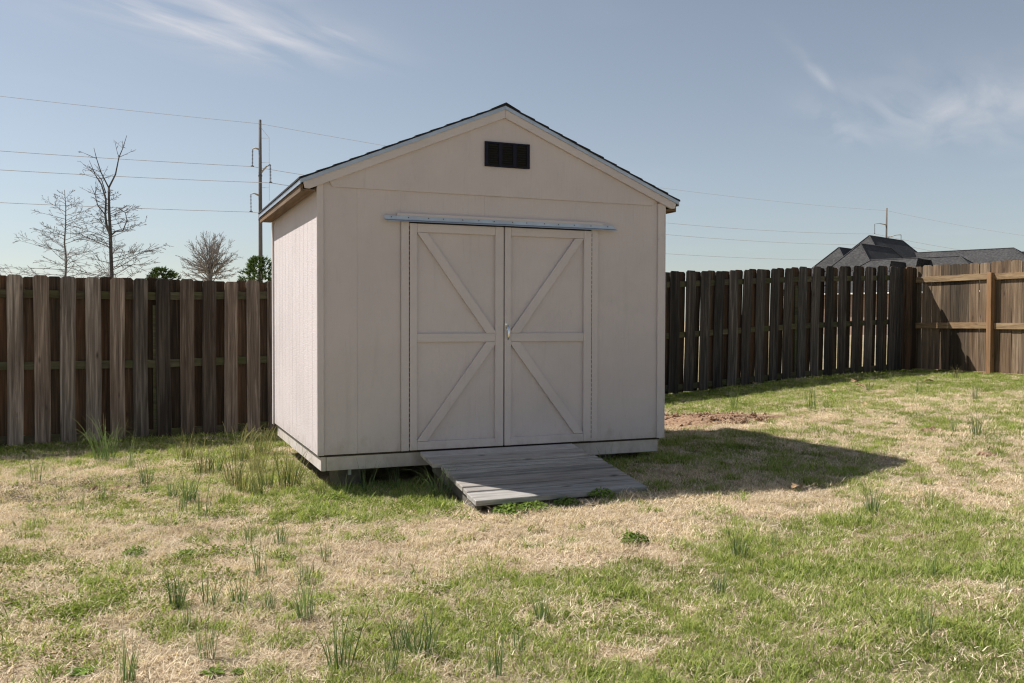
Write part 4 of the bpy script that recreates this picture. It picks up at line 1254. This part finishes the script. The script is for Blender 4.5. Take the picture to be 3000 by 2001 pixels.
# ------------------------------------------------------------------ wild onion clumps (each its own plant)
def onion_mesh(sd, n, droop, straw, wk=1.0):
    rg = np.random.default_rng(sd)
    V, F, A = [], [], []
    for k in range(n):
        a = rg.uniform(0, 6.283); q = .19 * math.sqrt(rg.random())
        p = np.array([math.cos(a) * q, math.sin(a) * q, -.02])
        az = a + rg.normal(0, .9); ti = abs(rg.normal(.04, .11)) + q * .6
        L = rg.uniform(.3, 1.08) if rg.random() < .8 else rg.uniform(.9, 1.2); segs = 6
        ww = rg.uniform(.012, .024) * wk
        view = np.array([math.cos(YAW), -math.sin(YAW), 0]) if False else None
        va = rg.uniform(0, 3.14)
        sd_ = np.array([math.cos(va), math.sin(va), 0])
        kink = rg.random() < .30 * droop
        cu = rg.uniform(.0, .9) * droop
        col = rg.random()
        i0 = len(V)
        for s in range(segs + 1):
            f = s / segs
            w_ = ww * (1 - .8 * f ** 2)
            V.append(p - sd_ * w_ / 2); V.append(p + sd_ * w_ / 2)
            A += [(col, min(1, f * (1.0 if straw else .8)), 0)] * 2
            if s < segs:
                th = ti + cu * f * f * 2.2 + (1.5 if kink and f > .62 else 0)
                th = min(th, 2.5)
                p = p + np.array([math.cos(az) * math.sin(th), math.sin(az) * math.sin(th), math.cos(th)]) * L / segs
        for s in range(segs):
            j = i0 + 2 * s
            F.append((j, j + 1, j + 3, j + 2))
    return V, F, A
om = {}
for k in range(7):
    om['thin', k] = leaf_mesh('onion_blades', onion_mesh(100 + k, 16 + 3 * k, .35, False), M['onion'])
    om['full', k] = leaf_mesh('onion_blades', onion_mesh(200 + k, 30 + 6 * k, .4 + .12 * k, False), M['onion'])
    om['straw', k] = leaf_mesh('onion_blades', onion_mesh(300 + k, 60, .75, True, .75), M['oniondry'])
    om['droop', k] = leaf_mesh('onion_blades', onion_mesh(400 + k, 75, 1.25, False, .5), M['onion'])
ONI = [
 (-2.05, 1.48, .23, 'thin', 'thin wild onion sprig beside the purple flowering weeds'),
 (-1.65, .14, .17, 'thin', 'thin wild onion sprig in dry grass in front of the purple weeds'),
 (-1.53, .49, .17, 'thin', 'short wild onion sprig just right of the purple weeds'),
 (-1.21, 1.02, .21, 'full', 'upright wild onion tuft behind the pale rosette weed'),
 (-1.03, .36, .17, 'full', 'small wild onion tuft first of the four leading to the tall clumps'),
 (-.99, -.21, .18, 'thin', 'narrow wild onion tuft in front of the small group left of the tall clumps'),
 (-.92, .13, .21, 'full', 'dense wild onion tuft in the middle of the small group left of the tall clumps'),
 (-.86, -.51, .23, 'thin', 'loose wild onion tuft frontmost of the small group left of the tall clumps'),
 (-.74, 1.36, .33, 'straw', 'tall straw-tipped wild onion clump in front of the fence, leftmost of the tall group'),
 (-.63, 1.45, .23, 'full', 'wild onion tuft behind the tall group, against the fence shadow'),
 (-.55, .68, .37, 'straw', 'tall dense wild onion clump at the left of the tall group beside the shed'),
 (-.51, .34, .27, 'straw', 'wild onion clump frontmost in the tall group beside the shed'),
 (-.42, .16, .35, 'straw', 'tall wild onion clump front and centre of the group beside the shed'),
 (-.32, .49, .34, 'straw', 'tall wild onion clump in the middle of the group beside the shed'),
 (-.14, .43, .40, 'straw', 'tallest wild onion clump, nearest the sunlit shed wall'),
 (-.30, 1.25, .38, 'straw', 'straw-tipped wild onion clump further back along the sunlit shed wall'),
 (-.38, 1.95, .36, 'straw', 'straw-tipped wild onion clump by the fence near the shed rear corner'),
 (-.12, 2.35, .34, 'straw', 'kinked wild onion clump where the fence meets the shed rear corner'),
 (-.85, 2.3, .30, 'straw', 'bent straw-coloured onion stalks at the fence left of the tall group'),
 (-.68, -.02, .16, 'thin', 'very thin onion sprig between the small group and the tall group'),
 (.01, -.12, .19, 'straw', 'short tuft right at the front left corner of the shed'),
 (.17, -.16, .17, 'thin', 'thin tuft under the front rim board beside the shed corner'),
 (-.47, -1.40, .16, 'full', 'bushy wild onion tuft in the bare strip in front of the shed corner'),
 (-.64, -1.28, .16, 'thin', 'wispy onion tuft left of the bushy one in front of the shed corner'),
 (-.31, -1.94, .17, 'thin', 'wispy onion tuft on the tan strip right of the dark rosette weed'),
 (-.69, -2.14, .20, 'thin', 'tall thin onion tuft behind the row of three'),
 (-.49, -2.33, .13, 'thin', 'low grey-green onion tuft right of the tall thin one'),
 (-1.10, -2.43, .16, 'full', 'left tuft of the row of three wild onions in the foreground'),
 (-.96, -2.49, .16, 'full', 'middle tuft of the row of three wild onions in the foreground'),
 (-.83, -2.52, .16, 'full', 'right tuft of the row of three wild onions in the foreground'),
 (-1.07, -2.74, .14, 'thin', 'wispy onion tuft just in front of the row of three'),
 (-.57, -2.86, .18, 'full', 'spreading onion tuft right of and below the row of three'),
 (-.71, -2.66, .14, 'droop', 'drooping pale onion tuft between the row of three and the spreading tuft'),
 (-1.31, -3.33, .18, 'thin', 'onion sprig cut by the bottom edge, leftmost in the foreground'),
 (-1.02, -3.17, .19, 'thin', 'lone onion stalks behind the lower left rosette weed'),
 (-.55, -3.50, .22, 'full', 'big blue-green onion tuft near the bottom edge left of centre'),
 (-1.57, 2.63, .38, 'droop', 'large arching grass clump against the left fence'),
 (-1.34, 2.08, .27, 'thin', 'thin upright stalks beside the arching clump at the fence'),
 (-.21, -3.49, .19, 'full', 'dark upright onion tuft in the central foreground'),
 (-.27, -3.39, .15, 'full', 'shorter onion tuft touching the dark upright one in the central foreground'),
 (.39, -3.32, .14, 'full', 'soft grey-green onion tuft in the middle of the green lawn'),
 (-.38, -3.64, .16, 'thin', 'thin onion tuft low in the foreground between two bigger tufts'),
 (.15, -3.65, .14, 'thin', 'thin onion stalks below the soft tuft in the middle lawn'),
 (-.02, -3.80, .21, 'thin', 'long thin onion stalks at the bottom edge near the middle'),
 (3.05, -2.52, 0.19, 'full', 'upright grey-green onion tuft below the tip of the shed shadow'),
 (1.72, -2.94, 0.16, 'full', 'broad onion tuft where tan strip meets green lawn, right of the ramp'),
 (1.98, -2.91, 0.11, 'thin', 'small onion tuft right of the broad one on the tan strip edge'),
 (1.30, -3.37, 0.12, 'full', 'low round onion tuft in the lawn below the broad tuft'),
 (2.78, -2.68, 0.11, 'thin', 'tiny onion sprig left of the upright tuft below the shadow tip'),
 (3.50, -2.55, 0.13, 'thin', 'wispy onion tuft right of the upright tuft below the shadow tip'),
 (2.32, -3.67, 0.13, 'thin', 'dark onion tuft in the lawn at the right'),
 (6.09, -0.67, 0.23, 'full', 'grey-green onion tuft in the sunny lawn upper right'),
 (2.41, -4.00, 0.11, 'thin', 'small onion tuft close to the right edge of the foreground'),
 (1.67, -4.25, 0.15, 'thin', 'tall faint onion tuft in the lower right lawn'),
 (6.16, -0.35, 0.14, 'thin', 'faint onion sprig behind the grey-green tuft upper right'),
 (5.73, 2.64, 0.25, 'thin', 'onion stalks at the edge of the fence shadow right of the shed'),
 (6.23, 1.78, 0.35, 'thin', 'tall bent onion clump in the sun right of the soil heap'),
 (8.13, 2.85, 0.24, 'thin', 'onion tuft at the sunny edge below the dark fence'),
 (9.24, 3.55, 0.19, 'thin', 'onion tuft close under the fence corner'),
 (8.47, 2.29, 0.25, 'thin', 'upright onion tuft in front of the fence corner'),
 (10.40, 3.42, 0.22, 'straw', 'dry onion clump at the foot of the sunlit fence'),
 (8.46, 1.39, 0.18, 'thin', 'onion tuft in front of the second sunlit fence post'),
 (.80, -.56, .29, 'droop', 'tall dark grass clump leaning against the left edge of the ramp'),
 (2.26, -.42, .20, 'thin', 'thin upright stalks beside the right edge of the ramp'),
 (.36, -.10, .24, 'thin', 'seed-headed stalks in front of the stickered concrete block'),
 (.58, -.14, .20, 'thin', 'thin stalks in front of the dark gap under the shed'),
]
ov = {}
for k, (x, y, h_, kd, lab) in enumerate(ONI):
    o = link(bpy.data.objects.new('wild_onion', om[kd, k % 7]))
    place(o, (x, y, hz(x, y)))
    wd_ = {'thin': .62, 'full': .80, 'straw': .78, 'droop': .9}[kd]
    s = h_ * (1.05 if kd == 'straw' else 1.22)
    o.scale = (s * wd_ * random.uniform(.95, 1.5), s * wd_ * random.uniform(.95, 1.5), s)
    o.rotation_euler = (random.uniform(-.06, .06), random.uniform(-.06, .06), random.uniform(0, 6.28))
    tag(o, lab, 'plant', 'wild onion clumps in the yard')

# ------------------------------------------------------------------ broad-leaf weeds
def rosette_mesh(sd, n, erect, lobed):
    rg = np.random.default_rng(sd)
    V, F, A = [], [], []
    for k in range(n):
        az = 2.399 * k + rg.normal(0, .2)
        L = rg.uniform(.30, .55); ww = L * rg.uniform(.30, .45)
        el = rg.uniform(.05, .35) + erect * rg.uniform(.2, .8)
        o = np.array([math.cos(az), math.sin(az), 0]) * rg.uniform(0, .12 + .3 * erect)
        sd_ = np.array([-math.sin(az), math.cos(az), 0])
        col = rg.random()
        i0 = len(V)
        prof = (0.15, .55, .95, 1.0, .75, .15)
        p = o.copy() + np.array([0, 0, erect * rg.uniform(.05, .35)])
        for s, w_ in enumerate(prof):
            f = s / 5
            th = el * (1 - 1.6 * f)
            j = 1 + (lobed * .35 if s % 2 else -lobed * .25)
            h = ww * w_ / 2 * j
            V.append(p - sd_ * h + np.array([0, 0, h * .25])); V.append(p); V.append(p + sd_ * h + np.array([0, 0, h * .25]))
            A += [(col, f * .8, 0)] * 3
            p = p + (np.array([math.cos(az), math.sin(az), 0]) * math.cos(th) + np.array([0, 0, 1]) * math.sin(th)) * L / 5
            p[2] = max(p[2], .015)
        for s in range(5):
            j = i0 + 3 * s
            F += [(j, j + 1, j + 4, j + 3), (j + 1, j + 2, j + 5, j + 4)]
    return V, F, A
rm = [leaf_mesh('rosette_leaves', rosette_mesh(500 + k, 16 + 3 * k, (0, .2, .1, .0)[k], (1, .3, .8, .5)[k]), M['rosette']) for k in range(4)]
def bushy(sd):
    V, F, A = leafy(260, .105, .52, .40, np.random.default_rng(sd))
    V = [np.array([v[0], v[1], v[2] * (1.15 - 1.3 * min(.7, math.hypot(v[0], v[1])))]) for v in V]
    return V, F, A
bush = [leaf_mesh('bushy_leaves', bushy(520 + k), M['rosette']) for k in range(3)]
def weed(x, y, wd_, me, label, hscale=1.0):
    o = link(bpy.data.objects.new('leafy_weed', me))
    place(o, (x, y, hz(x, y) + .004))
    o.scale = (wd_ * 1.05, wd_ * 1.05, wd_ * hscale)
    o.rotation_euler = (0, 0, random.uniform(0, 6.28))
    tag(o, label, 'plant', 'broad-leaf weeds in the yard')
weed(1.39, -2.39, .16, bush[0], 'dark green bushy weed alone on the bare tan strip right of the ramp')
weed(-1.28, -1.32, .14, bush[1], 'small dark leafy weed on the tan lawn at the left')
weed(-.51, -1.81, .11, rm[1], 'dark flat weed on the tan strip left of centre')
weed(-1.01, -3.35, .09, rm[0], 'dark rosette weed near the bottom edge at the left')
weed(-.91, -3.37, .06, rm[2], 'pale small rosette right beside the dark rosette at the bottom')
weed(.86, -2.14, .13, rm[3], 'small pale rosette on the tan strip in front of the ramp')
weed(1.06, -1.31, .22, bush[2], 'bright leafy weed at the sunlit front corner of the ramp', .8)
weed(1.24, -1.30, .20, bush[0], 'bright leafy weed in the sun against the ramp front edge, second from the corner', .8)
weed(1.50, -1.27, .17, bush[1], 'shaded leafy weed at the middle of the ramp front edge', .8)
weed(1.80, -1.22, .19, bush[2], 'shaded leafy weed near the right end of the ramp front edge', .9)
weed(-1.16, .79, .20, rm[3], 'pale green spreading rosette at the left in front of an upright onion tuft', .6)
weed(6.14, 0.45, .18, rm[0], 'pale spiky rosette in the sunny lawn upper right')
weed(-1.02, -1.47, .17, rm[1], 'bright low weed right of the small dark leafy weed', .6)
weed(.10, -.22, .11, bush[0], 'small dark leafy weed at the foot of the shed corner')
weed(-1.48, -3.15, .10, rm[2], 'flat green weed near the bottom edge at far left', .6)

# ------------------------------------------------------------------ fallen leaves
def fallen(x, y, s, label, rz):
    V, F = [], []
    prof = [(0, .0), (.12, .16), (.25, .10), (.4, .30), (.55, .14), (.72, .24), (.85, .10), (1.0, .0)]
    for t, h_ in prof:
        cz = .10 * math.sin(t * 3.1) + .05
        V += [(t - .5, -h_, cz + h_ * .45), (t - .5, 0, cz), (t - .5, h_, cz + h_ * .5)]
    n = len(V)
    V2 = [Vector(v) * s for v in V] + [Vector(v) * s - Vector((0, 0, .0012)) for v in V]
    for i in range(len(prof) - 1):
        j = 3 * i
        for k in (0, 1):
            F.append((j + k, j + k + 1, j + k + 4, j + k + 3))
            F.append((n + j + k + 3, n + j + k + 4, n + j + k + 1, n + j + k))
    me = mesh_of('fallen_leaf', V2, F, M['leaf'])
    o = link(bpy.data.objects.new('fallen_leaf', me))
    place(o, (x, y, hz(x, y) + .02))
    o.rotation_euler = (random.uniform(-.25, .25), random.uniform(-.35, .1), rz)
    tag(o, label, 'leaf', 'dry leaves fallen on the lawn')
fallen(3.13, -1.70, .13, 'curled brown leaf at the lower edge of the shed shadow', .4)
fallen(8.86, 3.92, .20, 'long dry leaf in the shade under the dark fence', .5)
fallen(8.42, 3.33, .15, 'dry leaf in the sun just outside the fence shadow', 2.1)
fallen(7.81, 3.19, .11, 'small dry leaf left of the others near the fence shadow edge', 1.1)
fallen(9.6, 3.2, .14, 'dry leaf by the fence corner onion tuft', 2.7)
fallen(7.02, 1.76, .12, 'dry brown leaf out on the sunny lawn right of the bent onion clump', .9)
fallen(-.85, -.30, .09, 'small brown leaf among the onion tufts left of the shed', 1.9)
